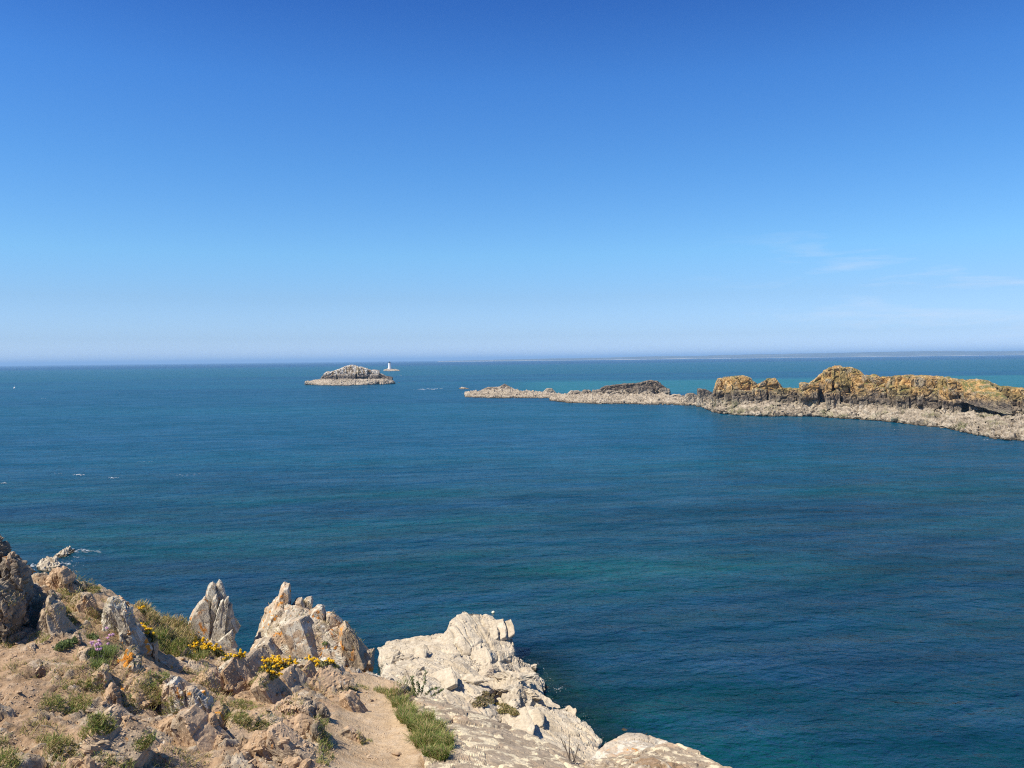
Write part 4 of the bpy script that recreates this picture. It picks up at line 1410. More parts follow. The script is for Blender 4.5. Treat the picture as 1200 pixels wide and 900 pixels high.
# second crag
_P2 = [
    ([(290, 778), (296, 756), (303, 736), (312, 712), (320, 702), (328, 696), (333, 700), (338, 720), (335, 760), (320, 785)], 11.0, 0.8, dict(fshift=(4, 8))),
    ([(312, 740), (322, 712), (328, 698), (330, 688), (333.5, 682.5), (340, 683), (341, 690), (340, 703), (341, 716), (338, 745)], 11.2, 0.55, dict(fs=0.65)),
    ([(335, 760), (338, 722), (342, 708), (348, 699), (354, 699.5), (357, 706), (360, 730), (352, 765)], 11.2, 0.6, dict(fs=0.7)),
    ([(352, 735), (356, 704), (360, 700), (365.5, 698.5), (367, 706), (365, 718), (362, 740)], 11.35, 0.4, dict(fs=0.7)),
    ([(350, 775), (357, 724), (366, 712), (373, 708), (379, 709), (384, 720), (384, 775)], 11.05, 0.7, dict(fs=0.75)),
    ([(375, 778), (380, 716), (386, 714.5), (392, 717), (402, 726), (409, 745), (405, 778)], 11.0, 0.7, dict(fs=0.72)),
    ([(395, 785), (396, 735), (404, 726), (411, 737), (418, 742), (424, 752), (426, 764), (420, 785)], 10.7, 0.65, dict(fs=0.7, mat=M_ORANGE)),
    ([(418, 790), (424, 762), (431, 765), (435, 762), (439, 760), (438, 770), (434, 790)], 10.8, 0.4, dict(fs=0.7, mat=M_ORANGE)),
    ([(286, 790), (300, 748), (318, 716), (332, 706), (350, 709), (372, 718), (396, 734), (414, 752), (424, 770), (420, 792), (340, 796)], 10.62, 0.9, dict(fs=0.72, fshift=(0, 8), lean=0.25)),
    ([(276, 792), (290, 768), (300, 750), (318, 745), (330, 765), (326, 795)], 10.4, 0.7, dict(fs=0.62)),
]
outcrop('broad serrated crag rising right of the slim pinnacle', _P2, M_CRAG, name='rock_crag', plates=1, size=0.36, amp=0.020, seed=141, res=0.013, lam=3.4, grain=0.3)

Q = dict  # options shorthand
outcrop('grey outcrop with a sunlit flank, next to the left edge crag', [
    ([(36, 768), (44, 735), (52, 706), (60, 691), (67, 700), (74, 714), (76, 736), (72, 762), (55, 778)], 7.3, 0.6, Q(fshift=(-3, 2)))], M_BANK, seed=201)
outcrop('knobbly rock standing on the skyline of the left bank', [
    ([(50, 694), (55, 676), (64, 668), (70, 666), (72, 690), (62, 702)], 8.5, 0.45, {}),
    ([(66, 692), (70, 667), (75, 664), (80, 667), (80, 680), (77, 697)], 8.4, 0.4, {}),
    ([(77, 704), (80, 687), (86, 683), (90, 692), (88, 706)], 8.4, 0.35, {})], M_BANK, seed=205, size=0.22, amp=0.035)
outcrop('rounded grey lump just below the grassy top of the left bank', [
    ([(82, 726), (86, 703), (94, 696), (104, 697), (110, 709), (108, 724), (95, 730)], 8.0, 0.45, {})], M_BANK, seed=209)
outcrop('big tilted slab streaked with orange, between the thrift and the gorse', [
    ([(117, 764), (118, 730), (124, 709), (132, 699), (142, 697), (147, 703), (146, 740), (140, 775)], 7.75, 0.6, Q(fshift=(-3, 3))),
    ([(140, 770), (142, 706), (147, 702), (154, 712), (158, 728), (162, 748), (163, 768), (155, 790)], 7.65, 0.5, Q(fshift=(-4, 2), fs=0.65)),
    ([(126, 840), (132, 795), (140, 768), (154, 756), (163, 762), (167, 785), (164, 815), (152, 845)], 6.75, 0.6, Q(fshift=(-2, 2), mat=M_ORANGE))],
    M_PINN, seed=213, size=0.3, amp=0.045)
outcrop('narrow pitted ledge right of the orange streaked slab', [
    ([(163, 800), (166, 765), (169, 747), (176, 741), (183, 750), (185, 775), (181, 800)], 7.9, 0.45, Q(fs=.7))], M_BANK, seed=219, size=0.2, amp=0.04)
outcrop('small dark stone standing on end above the green leaves', [
    ([(83, 760), (86, 745), (91, 741), (95, 749), (93, 763)], 7.1, 0.2, {})], M_BANK, plates=0, seed=223, size=0.12, amp=0.018)
outcrop('wedge of grey rock under the pink thrift', [
    ([(82, 798), (85, 770), (91, 757), (102, 755), (108, 765), (109, 790), (98, 806)], 6.75, 0.45, Q(fshift=(-2, 2)))], M_BANK, seed=227)
outcrop('pointed rock with a brown broken face in the middle of the bank', [
    ([(99, 845), (103, 803), (112, 787), (122, 777), (129, 779), (130, 800), (128, 840)], 6.4, 0.4, Q(fshift=(-3, 2))),
    ([(118, 850), (124, 815), (131, 800), (140, 814), (144, 836), (134, 856)], 6.25, 0.35, Q(mat=M_BROWN, fs=.75))], M_BANK, seed=231, size=0.26)
outcrop('large block with a lichened white crown and cracked brown cleaved face', [
    ([(176, 852), (183, 812), (190, 796), (202, 792), (214, 799), (222, 806), (226, 840), (205, 860)], 6.6, 0.7, Q(fs=.7)),
    ([(214, 850), (216, 802), (226, 802), (238, 812), (248, 826), (252, 842), (244, 858)], 6.65, 0.7, Q(fs=.7)),
    ([(178, 896), (184, 850), (204, 836), (228, 838), (231, 846), (226, 872), (214, 900)], 6.15, 0.6, Q(mat=M_BROWN, fs=.88)),
    ([(217, 902), (226, 872), (233, 846), (250, 836), (255, 850), (247, 882), (236, 905)], 6.2, 0.6, Q(mat=M_BROWN, fs=.85)),
    ([(240, 912), (248, 884), (256, 858), (262, 866), (262, 895), (256, 915)], 6.1, 0.4, Q(mat=M_BROWN, fs=.8))], M_CRAG, seed=235, size=0.36, amp=0.04)
outcrop('low brown stone beside the dark hollow at the bottom edge', [
    ([(266, 912), (268, 888), (278, 877), (292, 881), (298, 905), (285, 920)], 5.9, 0.4, {})], M_BROWN, seed=243, size=0.2, amp=0.035)
outcrop('long pale hump of rock below the gorse strip', [
    ([(212, 790), (222, 776), (240, 772), (258, 778), (262, 792), (240, 800)], 8.9, 0.6, {}),
    ([(245, 800), (252, 778), (268, 770), (286, 767), (300, 774), (310, 788), (302, 805), (270, 808)], 8.8, 0.7, Q(fs=.7))], M_CRAG, seed=247, size=0.3, amp=0.05)
outcrop('whitish folded hump of rock at the foot of the serrated crag', [
    ([(322, 802), (330, 787), (346, 777), (366, 771), (376, 776), (378, 800)], 9.2, 0.7, Q(fs=.7)),
    ([(362, 806), (366, 776), (380, 772), (396, 779), (410, 795), (400, 810)], 9.1, 0.6, Q(fs=.7))], M_CRAG, seed=253, size=0.26, amp=0.05)
outcrop('row of pale stones closing the upper end of the path', [
    ([(400, 808), (406, 790), (418, 784), (426, 792), (428, 808)], 9.5, 0.35, {}),
    ([(422, 810), (426, 790), (436, 786), (446, 796), (448, 810)], 9.55, 0.4, {}),
    ([(440, 812), (444, 798), (454, 794), (462, 804), (462, 816)], 9.45, 0.4, {})], M_CRAG, seed=259, size=0.2, amp=0.035)
outcrop('flat topped grey slab left of the path', [
    ([(292, 862), (300, 838), (326, 823), (350, 818), (366, 824), (371, 840), (366, 862), (330, 872)], 7.1, 0.8, Q(fs=.85, fshift=(0, 5)))], M_BANK, plates=0, seed=265, size=0.45, amp=0.05)
outcrop('reddish flat stone above the grey slab', [
    ([(264, 812), (272, 799), (292, 794), (312, 797), (324, 808), (314, 822), (284, 822)], 8.1, 0.5, Q(fs=.8))], M_BROWN, plates=0, seed=269, size=0.3, amp=0.04)
outcrop('dark crumbling edge of rock along the left side of the path', [
    ([(362, 890), (364, 850), (372, 838), (380, 850), (384, 880), (378, 900)], 6.7, 0.35, {}),
    ([(366, 855), (370, 836), (378, 826), (386, 838), (386, 860)], 7.3, 0.35, {})], M_DARK, seed=273, size=0.16, amp=0.035)
outcrop('brown stepped rock under the grey slab', [
    ([(300, 905), (306, 880), (328, 868), (352, 868), (364, 884), (360, 908)], 6.3, 0.5, Q(fs=.8)),
    ([(322, 915), (334, 892), (352, 886), (368, 896), (372, 915)], 5.95, 0.4, Q(fs=.8))], M_BROWN, seed=277, size=0.24, amp=0.045)
outcrop('flaky brown ledge at the lower edge left of the cleaved block', [
    ([(96, 892), (104, 880), (122, 876), (132, 880), (130, 894), (112, 900)], 5.4, 0.35, Q(fs=.8)),
    ([(66, 915), (74, 892), (94, 886), (112, 890), (112, 912)], 5.0, 0.35, Q(fs=.8))], M_BROWN, seed=281, size=0.2, amp=0.03)
outcrop('smooth half buried rock in the middle of the path', [
    ([(386, 872), (392, 856), (408, 850), (422, 856), (428, 868), (410, 878)], 7.15, 0.4, Q(fs=.85, fshift=(0, 2)))], M_BANK, plates=0, seed=285, size=0.3, amp=0.02)
outcrop('low ribbed rock across the top of the path', [
    ([(392, 838), (396, 826), (414, 820), (424, 828), (420, 842)], 8.1, 0.35, Q(fs=.85)),
    ([(405, 820), (410, 810), (428, 808), (440, 814), (438, 824)], 8.9, 0.35, Q(fs=.85))], M_BANK, plates=0, seed=289, size=0.2, amp=0.02)

# the lichen spotted slab right of the path, and the pale slab beyond it
slab_pts = mound_pts([(482, 812, 8.75), (496, 811, 8.9), (512, 817, 8.95), (560, 833, 8.5), (600, 849, 8.1), (640, 866, 7.75), (676, 885, 7.5), (704, 902, 7.2),
                      (481, 824, 8.45), (484, 850, 7.7), (500, 905, 6.4), (600, 935, 5.9), (700, 950, 5.8)], 0.9, 1.02)
V_, F_ = body(slab_pts, NR, 60, 170)
V_ = roughen(V_, F_, 0.55, 0.022, 301, frame(math.radians(70), math.radians(20)), lam=3.0, crack=0.4)
tag(put('flat_rock', V_, F_, M_SLAB, smooth=False), 'broad brown slab spotted with cream lichen, right of the grass tuft', 'rock')
slab2 = [((688, 886, 7.6), (712, 872, 7.9), (735, 860, 8.1), (752, 859.5, 8.15), (770, 862, 8.1), (785, 870, 7.9), (760, 885, 7.4), (700, 895, 7.3)),
         ((670, 900, 7.2), (700, 889, 7.45), (750, 876, 7.6), (790, 866, 7.75), (815, 874, 7.5), (840, 886, 7.2), (866, 904, 6.8), (880, 925, 6.4), (800, 960, 5.7), (690, 950, 5.9))]
ps = thing('flat_rock', 'pale rounded slab dropping to the sea at the bottom centre', 'rock', P(760, 900, 7.2) - np.array([0, 0, 0.6]))
for k, t_ in enumerate(slab2):
    V_, F_ = body(mound_pts(t_, 0.35 if k == 0 else 0.9, 1.02), NR, 40, 150)
    V_ = roughen(V_, F_, 0.5, 0.022, 311 + k, frame(math.radians(60), math.radians(20)), lam=2.5, crack=0.5)
    put('rock_layer', V_, F_, M_CRAG if k == 0 else M_SLAB, ps, smooth=False)

# broad slabs half sunk in the earth
bpy.context.view_layer.update()
_dg = bpy.context.evaluated_depsgraph_get()
rnd = random.Random(77)
SUNK = [(232, 862), (282, 800), (300, 786), (276, 848), (292, 866), (330, 856), (348, 806), (362, 792), (320, 818), (384, 806), (342, 880), (312, 886), (226, 782),
        (152, 808), (146, 866), (166, 884), (196, 780), (216, 776), 
        (250, 806), (262, 856), (398, 796), (410, 826), (180, 868), (204, 896), (128, 884)]
for k, (px, py) in enumerate(SUNK):
    ok, loc, nor, _i, ob, _m = scene.ray_cast(_dg, Vector(CAM), Vector(ray(px, py)).normalized())
    if not ok or loc[1] > 12:
        continue
    L_ = rnd.uniform(0.09, 0.24)
    fr_ = frame(math.radians(rnd.uniform(20, 70)), math.radians(rnd.uniform(-30, 10)))
    pts = plate_pts(np.array(loc) - np.array([0, -0.03, 0.02]), fr_, L_ * rnd.uniform(.3, .55), L_ * rnd.uniform(.7, 1.2), L_, rnd, 0.75, 0.25)
    o = rock('embedded_rock', pts, NR, 0.30, 0.018, 800 + k, (M_BANK, M_BROWN)[k % 2], None, warp=.4, grain=.3)
    side = 'on the left bank' if px < 140 else ('around the cleaved block' if px < 240 else 'left of the path')
    tag(o, 'broken rock slab half sunk in the earth ' + side, 'rock', 'half sunk slabs ' + side)


# ------------------------------------------------------------------ plants and loose stones, set down where the photograph shows them
bpy.context.view_layer.update()
DG = bpy.context.evaluated_depsgraph_get()


def hit(px, py):
    """the first surface of the place seen at a pixel of the photograph"""
    v = ray(px, py)
    ok, loc, nor, idx, ob, _ = scene.ray_cast(DG, Vector(CAM), Vector(v).normalized())
    if not ok or loc[1] > 30:
        return None
    return np.array(loc), np.array(nor)


def blades(roots, nors, L, W, lean, rng, curl=0.6):
    """bent tapering grass blades; returns quads"""
    n = len(roots)
    az = rng.uniform(0, 2 * np.pi, n)
    side = np.stack([np.cos(az), np.sin(az), np.zeros(n)], 1)
    out = np.stack([-np.sin(az), np.cos(az), np.zeros(n)], 1)
    up = np.array([0, 0, 1.0]) * 0.8 + nors * 0.4
    ln = L * rng.uniform(0.5, 1.15, n)
    le = lean * rng.uniform(0.2, 1.3, n)
    V = []
    for t, w in ((0, 1.0), (0.4, 0.85), (0.75, 0.55), (1.0, 0.08)):
        c = roots + up * (ln * (t - 0.25 * curl * t * t * le))[:, None] + out * (ln * le * t * (0.35 + 0.65 * t))[:, None]
        wd = (W * w * rng.uniform(0.7, 1.3, n))[:, None]
        V += [c - side * wd, c + side * wd]
    V = np.stack(V, 1).reshape(-1, 3)
    b = np.arange(n)[:, None] * 8
    F = np.concatenate([np.concatenate([b + k * 2, b + k * 2 + 1, b + k * 2 + 3, b + k * 2 + 2], 1) for k in range(3)])
    return V, F, np.tile(np.arange(n), 3)


def grass(name, label, cat, spots, n, L, spread, seed, mix=(0.6, 0.3, 0.1), W=0.0028, lean=0.7, group=None):
    """spots: photo pixels where the tuft stands; one object"""
    rng = np.random.default_rng(seed)
    R, N_ = [], []
    for s_ in spots:
        h_ = hit(s_[0], s_[1])
        if h_ is None:
            continue
        c, nr = h_
        k = int(n * (s_[2] if len(s_) > 2 else 1))
        a = rng.uniform(0, 2 * np.pi, k)
        r = spread * np.sqrt(rng.uniform(0, 1, k))
        d = np.stack([np.cos(a) * r, np.sin(a) * r * 0.9, np.zeros(k)], 1)
        nz = max(nr[2], 0.45)
        d[:, 2] = -(nr[0] * d[:, 0] + nr[1] * d[:, 1]) / nz * 0.8 - 0.012
        R.append(c + d)
        N_.append(np.tile(nr, (k, 1)))
    if not R:
        return None
    R, N_ = np.concatenate(R), np.concatenate(N_)
    V, F, bl = blades(R, N_, L, W, lean, rng)
    kind = rng.choice(3, len(R), p=np.array(mix) / sum(mix))
    o = put(name, V, F, [M_GRASS, M_GRASSD, M_STRAW], origin=R.mean(0), mat_idx=kind[bl], smooth=True)
    return tag(o, label, cat, group)


def leaf_cloud(c, rad, n, size, rng, flat=0.75, nor=None):
    """small pointed leaves through a dome"""
    d = rng.normal(size=(n, 3))
    d /= np.linalg.norm(d, axis=1)[:, None]
    d[:, 2] = np.abs(d[:, 2])
    p = c + d * (rng.uniform(0.35, 1.0, n) ** 0.6)[:, None] * rad * np.array([1, 1, flat])
    ax = d * 0.6 + rng.normal(size=(n, 3)) * 0.6
    ax /= np.linalg.norm(ax, axis=1)[:, None]
    sd = np.cross(ax, rng.normal(size=(n, 3)))
    sd /= np.linalg.norm(sd, axis=1)[:, None]
    s_ = size * rng.uniform(0.6, 1.3, n)[:, None]
    V = np.stack([p - ax * s_, p + sd * s_ * 0.38 + np.array([0, 0, .1]) * s_, p + ax * s_, p - sd * s_ * 0.38], 1).reshape(-1, 3)
    F = np.arange(4 * n).reshape(n, 4)
    return V, F


def tubes(lines, r0, r1, m=4):
    V, F = [], []
    for L_ in lines:
        L_ = np.asarray(L_, float)
        k0 = len(V)
        for i, p in enumerate(L_):
            t = i / max(1, len(L_) - 1)
            r = r0 + (r1 - r0) * t
            d = L_[min(i + 1, len(L_) - 1)] - L_[max(i - 1, 0)]
            d = d / max(np.linalg.norm(d), 1e-9)
            a = np.cross(d, [0.3, 0.9, 0.2])
            a /= np.linalg.norm(a)
            b = np.cross(d, a)
            for k in range(m):
                an = 2 * math.pi * k / m
                V.append(p + (a * math.cos(an) + b * math.sin(an)) * r)
        for i in range(len(L_) - 1):
            for k in range(m):
                F.append((k0 + i * m + k, k0 + i * m + (k + 1) % m, k0 + (i + 1) * m + (k + 1) % m, k0 + (i + 1) * m + k))
    return np.array(V), np.array(F)


OCT = np.array([(1, 0, 0), (0, 1, 0), (-1, 0, 0), (0, -1, 0), (0, 0, 1), (0, 0, -1)], float)
OCF = np.array([(0, 1, 4), (1, 2, 4), (2, 3, 4), (3, 0, 4), (1, 0, 5), (2, 1, 5), (3, 2, 5), (0, 3, 5)])


def blobs(P_, r, rng):
    n = len(P_)
    s_ = r * rng.uniform(0.6, 1.25, (n, 1, 1))
    j = rng.uniform(0.6, 1.35, (n, 6, 1))
    V = (P_[:, None, :] + OCT[None] * s_ * j).reshape(-1, 3)
    F = (np.arange(n)[:, None, None] * 6 + OCF[None]).reshape(-1, 3)
    return V, F


def gorse(label, spots, seed, fol=1.0, flower_r=0.015):
    """spots: (px, py, radius m, flowers); a low thorny bush in yellow flower"""
    rng = np.random.default_rng(seed)
    cs = []
    for px, py, r, nf in spots:
        nf = int(nf * 1.1)
        h_ = hit(px, py + 4)
        if h_ is not None:
            cs.append((h_[0], r, nf))
    if not cs:
        return
    base = np.mean([c for c, _, _ in cs], 0)
    root = thing('gorse_bush', label, 'gorse bush', base, 'gorse bushes in flower')
    LV, LF, FVs, FFs, lines = [], [], [], [], []
    o1 = o2 = 0
    for c, r, nf in cs:
        v, f = leaf_cloud(c - np.array([0, 0, 0.02]), r, int(420 * fol * (r / 0.12) ** 2) + 40, 0.016, rng)
        LV.append(v)
        LF.append(f + o1)
        o1 += len(v)
        d = rng.normal(size=(nf, 3))
        d /= np.linalg.norm(d, axis=1)[:, None]
        d[:, 2] = np.abs(d[:, 2]) * 1.1
        d[:, 1] -= 0.25
        stems = rng.integers(0, max(3, nf // 5), nf)
        sd = rng.normal(size=(stems.max() + 1, 3))
        sd /= np.linalg.norm(sd, axis=1)[:, None]
        sd[:, 2] = np.abs(sd[:, 2]) + 0.2
        sd[:, 1] -= 0.3
        p = c + (sd[stems] * rng.uniform(0.55, 1.12, (nf, 1)) + rng.normal(size=(nf, 3)) * 0.10) * r * np.array([1, 1, 0.95])
        v, f = blobs(p, flower_r, rng)
        FVs.append(v)
        FFs.append(f + o2)
        o2 += len(v)
        for s_ in sd:
            lines.append([c - np.array([0, 0, .03]), c + s_ * r * 0.5 + rng.normal(size=3) * 0.01, c + s_ * r * 1.0])
    stuff(put('spines', np.concatenate(LV), np.concatenate(LF), M_GORSE, root, smooth=False))
    v, f = tubes(lines, 0.006, 0.003)
    stuff(put('stems', v, f, M_TWIG, root))
    stuff(put('flowers', np.concatenate(FVs), np.concatenate(FFs), M_YELLOW, root, smooth=False))


gorse('upright gorse sprig in flower on the skyline, topmost of all', [(168, 708, .045, 14), (166, 712, .05, 12), (170, 701, .03, 8)], 1)
gorse('gorse with a few flowers beside the pitted ledge', [(169, 728, .06, 8), (172, 735, .06, 22), (176, 740, .05, 12), (188, 745, .05, 5)], 2)
gorse('gorse flowers topping the dry grass mound', [(185, 717, .08, 8), (188, 719, .05, 16), (194, 722, .04, 5)], 3)
gorse('wide gorse strip under the slim pinnacle', [(219, 743, .05, 8), (231, 748, .07, 24), (240, 754, .08, 30), (248, 760, .10, 44), (228, 758, .08, 22), (258, 764, .08, 30), (238, 762, .08, 16), (268, 768, .06, 14)], 4, 1.3)
gorse('single round gorse cushion between the two spires', [(281, 764, .06, 26)], 5)
gorse('dense gorse cushion below the middle of the serrated crag', [(315, 779, .10, 40), (324, 775, .10, 50), (332, 778, .09, 36), (318, 788, .08, 30), (340, 772, .06, 16)], 6)
gorse('narrow gorse line at the foot of the serrated crag', [(361, 768, .04, 14), (367, 772, .06, 20), (376, 774, .07, 26), (384, 771, .05, 16), (348, 774, .05, 8)], 7, .6)
gorse('small yellow gorse tuft at the right foot of the serrated crag', [(392, 777, .06, 22)], 8, .6)

# dry grass mound of the crest
for k, (label, spots, n, L, mix) in enumerate([
    ('dry grass mound on the crest behind the gorse', [(172, 718), (180, 722), (190, 724), (200, 730), (210, 734), (185, 735), (198, 742), (222, 742), (212, 748)], 300, .075, (.14, .33, .53)),
    ('green grass in the hollow below the dry mound', [(180, 748), (190, 752), (200, 755), (205, 762), (215, 768), (230, 770), (196, 765)], 340, .055, (.55, .35, .1)),
    ('brown grass tuft at the foot of the slim pinnacle', [(216, 745), (224, 752), (214, 756)], 260, .07, (.1, .35, .55)),
]):
    grass('grass_mound', label, 'grass', spots, n, L, 0.125, 40 + k, mix, 0.0035)

# the big tuft beside the path and the grass above it
grass('grass_tuft', 'big shaggy green grass tuft hanging over the right edge of the path', 'grass',
      [(468, 826), (476, 834), (484, 838), (478, 846), (490, 848), (498, 856), (486, 858), (506, 862), (496, 872), (510, 874), (518, 868), (506, 886), (516, 888), (522, 880), (474, 840), (492, 866), (500, 845), (512, 855)],
      430, .085, .075, 61, (.58, .28, .14), .0034, 1.2)
grass('grass_tuft', 'light green grass fringe at the head of the path, above the big tuft', 'grass',
      [(446, 810), (454, 812), (462, 812), (470, 814), (476, 818), (460, 818), (470, 822), (480, 808)], 170, .05, .09, 62, (.45, .45, .1))
TUFTS = [
    ('wide low green mat on the brown slope at left', [(56, 822), (68, 826), (80, 830), (92, 826), (62, 834)], 420, .06, .075, (.5, .42, .08)),
    ('bright green tuft right of and below the wide mat', [(116, 848), (108, 852), (122, 846)], 330, .07, .06, (.6, .35, .05)),
    ('dull grass patch with a dead stem below the wide mat', [(58, 868), (66, 872), (72, 878)], 300, .08, .07, (.4, .35, .25)),
    ('pale grass tuft low at the left, above the bottom edge', [(66, 884), (80, 882), (88, 880)], 260, .07, .07, (.35, .4, .25)),
    ('spiky grass tuft cut by the left corner of the picture', [(4, 888), (10, 884), (6, 896)], 300, .09, .06, (.45, .35, .2)),
    ('dry tuft at the left edge under the dark crag', [(4, 754), (12, 757)], 300, .07, .08, (.25, .4, .35)),
    ('thin grass by the foot of the sunlit outcrop', [(42, 748), (48, 750)], 200, .05, .06, (.4, .4, .2)),
    ('yellowish grass patch between knobbly rock and rounded lump', [(80, 702), (86, 706), (78, 698)], 320, .06, .07, (.35, .5, .15)),
    ('dark green patch left of the rounded lump', [(79, 721)], 420, .06, .06, (.7, .25, .05)),
    ('grass on the skyline of the left bank', [(98, 690), (106, 692), (114, 694), (92, 688)], 280, .06, .08, (.45, .4, .15)),
    ('thin grass left of the orange streaked slab', [(112, 716), (113, 722), (111, 728)], 240, .06, .07, (.35, .45, .2)),
    ('flat green tuft under the thrift', [(98, 800), (106, 797), (112, 795)], 260, .05, .05, (.6, .3, .1)),
    ('short grass strip below the wedge of grey rock', [(76, 803)], 200, .05, .06, (.45, .35, .2)),
    ('fresh green tuft above the white crowned block', [(172, 800), (180, 797), (188, 793)], 300, .05, .06, (.65, .3, .05)),
    ('yellow green grass left of the white crowned block', [(176, 812), (184, 815), (172, 818)], 260, .05, .07, (.3, .55, .15)),
    ('short grass in the gap left of the cleaved block', [(153, 833), (157, 834)], 260, .055, .06, (.45, .4, .15)),
    ('grass sprouting on the white crowned block', [(198, 822), (206, 825)], 160, .06, .05, (.5, .4, .1)),
    ('leafy tuft in the crack left of the brown cleaved face', [(168, 868), (164, 872), (171, 865)], 170, .07, .05, (.6, .3, .1)),
    ('grass below the flaky ledge at the bottom edge', [(122, 896), (132, 897), (142, 893)], 240, .05, .06, (.5, .4, .1)),
    ('grass hollow right of the white crowned block', [(268, 832), (278, 828), (288, 824), (296, 830), (272, 838)], 260, .06, .07, (.5, .4, .1)),
    ('grass tuft against the left end of the flat grey slab', [(290, 846), (300, 850), (310, 852), (284, 842)], 280, .06, .06, (.55, .35, .1)),
    ('little grass patch above the reddish flat stone', [(300, 796), (308, 798)], 160, .04, .05, (.5, .4, .1)),
    ('grass patch right of the reddish flat stone', [(332, 806)], 180, .04, .05, (.5, .4, .1)),
    ('faint grass at the foot of the folded hump', [(400, 808), (412, 806), (424, 806)], 220, .06, .06, (.5, .4, .1)),
    ('weeds along the dark crumbling edge of the path', [(376, 846), (377, 853), (378, 860), (379, 866), (380, 872), (381, 879), (382, 886), (379, 890), (376, 894)], 130, .07, .05, (.6, .3, .1)),
    ('dry tuft in the middle of the path', [(424, 866), (430, 868)], 150, .05, .04, (.3, .4, .3)),
    ('grass below the pale hump and gorse strip', [(224, 790), (234, 792), (214, 786)], 200, .05, .07, (.4, .45, .15)),
    ('grass between the pale hump and the reddish stone', [(240, 800), (250, 804), (232, 800)], 180, .05, .07, (.3, .5, .2)),
]
for k, (label, spots, n, L, sp, mix) in enumerate(TUFTS):
    grass('grass_tuft', label, 'grass', spots, int(n * 0.8), L * 0.5, sp * 1.25, 100 + k, (mix[0], mix[1], mix[2] + .05), lean=1.3)


# thrift
def thrift():
    rng = np.random.default_rng(9)
    cs = [hit(x, y) for x, y in ((110, 768), (116, 774), (122, 768), (114, 782), (126, 764))]
    cs = [c[0] for c in cs if c]
    root = thing('thrift_clump', 'clump of sea thrift with pink heads on the left bank', 'flower', np.mean(cs, 0))
    R = np.concatenate([c + rng.normal(size=(420, 3)) * np.array([.045, .035, .006]) for c in cs])
    V, F, bl = blades(R, np.tile([0, -.2, 1.0], (len(R), 1)), 0.06, 0.0022, 0.9, rng)
    stuff(put('leaves', V, F, [M_GRASS, M_LEAF], root, mat_idx=rng.integers(0, 2, len(R))[bl]))
    stems, heads = [], []
    for x, y in ((107, 753), (108.5, 754), (113, 756), (115, 755), (117, 754.5), (114.5, 761), (118, 760), (119.5, 763.5), (121.5, 765.5), (126, 747.5), (132, 743.5), (129, 744), (127, 754), (125.5, 736), (118, 769), (111, 771), (116, 751)):
        g = min(cs, key=lambda c: abs((c - P(x, y, c[1]))[0]))
        d = g[1] - 0.03
        hd = P(x, y, d)
        if x > 124 and y < 750:
            h_ = hit(x, y + 8)
            if h_ is not None:
                g = h_[0]
                hd = P(x, y, g[1] - 0.02)
        heads.append(hd)
        stems.append([g, (g * 0.4 + hd * 0.6) + np.array([0, .01, 0]), hd])
    v, f = tubes(stems, 0.0018, 0.0014)
    put('stems', v, f, M_TWIG, root)
    for hd in heads:
        pts = hd + rng.normal(size=(16, 3)) * 0.006
        v, f = blobs(pts, 0.0075, rng)
        put('flower_head', v, f, M_PINK, root, smooth=False)


thrift()


# leafy plants
def leafy(name, label, cat, spots, n, size, rad, seed, mat=M_LEAF):
    rng = np.random.default_rng(seed)
    VV, FF, o_ = [], [], 0
    b = None
    for x, y in spots:
        h_ = hit(x, y)
        if h_ is None:
            continue
        b = h_[0] if b is None else b
        v, f = leaf_cloud(h_[0], rad, n, size, rng, 0.7)
        VV.append(v)
        FF.append(f + o_)
        o_ += len(v)
    if VV:
        tag(put(name, np.concatenate(VV), np.concatenate(FF), mat, origin=b, smooth=False), label, cat)


leafy('leafy_plant', 'grey green leafy rosette above the wedge of grey rock', 'plant', [(70, 760), (78, 756), (86, 753), (74, 757)], 90, .024, .055, 1)
leafy('leafy_plant', 'small dark leafy tuft behind the thrift', 'plant', [(106, 747), (110, 748)], 90, .018, .04, 2)
leafy('leafy_plant', 'small green cushion on the serrated crag', 'plant', [(381, 755)], 60, .02, .04, 3)


# tall leafy stems at the near edge of the lichen slab
def stalks():
    rng = np.random.default_rng(4)
    root_h = hit(486, 812) or hit(484, 818)
    g = root_h[0]
    root = thing('seaside_plant', 'tall leafy plant with one bare leaning stalk above the head of the path', 'plant', g)
    d = g[1] - 0.05
    lines, leaves, o_, LF = [], [], 0, []
    for path in ([(486, 814), (484, 803), (483, 792)], [(492, 815), (497, 800), (499, 786)], [(497, 816), (506, 808), (513, 806)], [(503, 818), (515, 811), (519, 807)], [(490, 815), (490, 806), (489, 800)]):
        pts = [P(x, y, d) + rng.normal(size=3) * 0.006 for x, y in path]
        lines.append(pts)
        pts = np.array(pts)
        for t in np.linspace(0.12, 1, 14):
            i = min(int(t * 2), 1)
            c = pts[i] + (pts[i + 1] - pts[i]) * (t * 2 - i)
            v, f = leaf_cloud(c, .018, 5, .017, rng)
            leaves.append(v)
            LF.append(f + o_)
            o_ += len(v)
    lines.append([P(488, 812, d), P(481, 797, d), P(475, 784, d)])
    v, f = tubes(lines, 0.005, 0.003)
    put('stalks', v, f, M_TWIG, root)
    put('leaves', np.concatenate(leaves), np.concatenate(LF), M_LEAF, root, smooth=False)


stalks()


def twigs(label, px, py, arms, r=0.004):
    h_ = hit(px, py)
    if h_ is None:
        return
    d = h_[0][1] - 0.03
    lines = [[P(x, y, d + 0.02 * k) for x, y in a] for k, a in enumerate(arms)]
    v, f = tubes(lines, r, r * 0.5)
    tag(put('dead_stem', v, f, M_TWIG, origin=h_[0]), label, 'dead stem', 'bare dead stems')


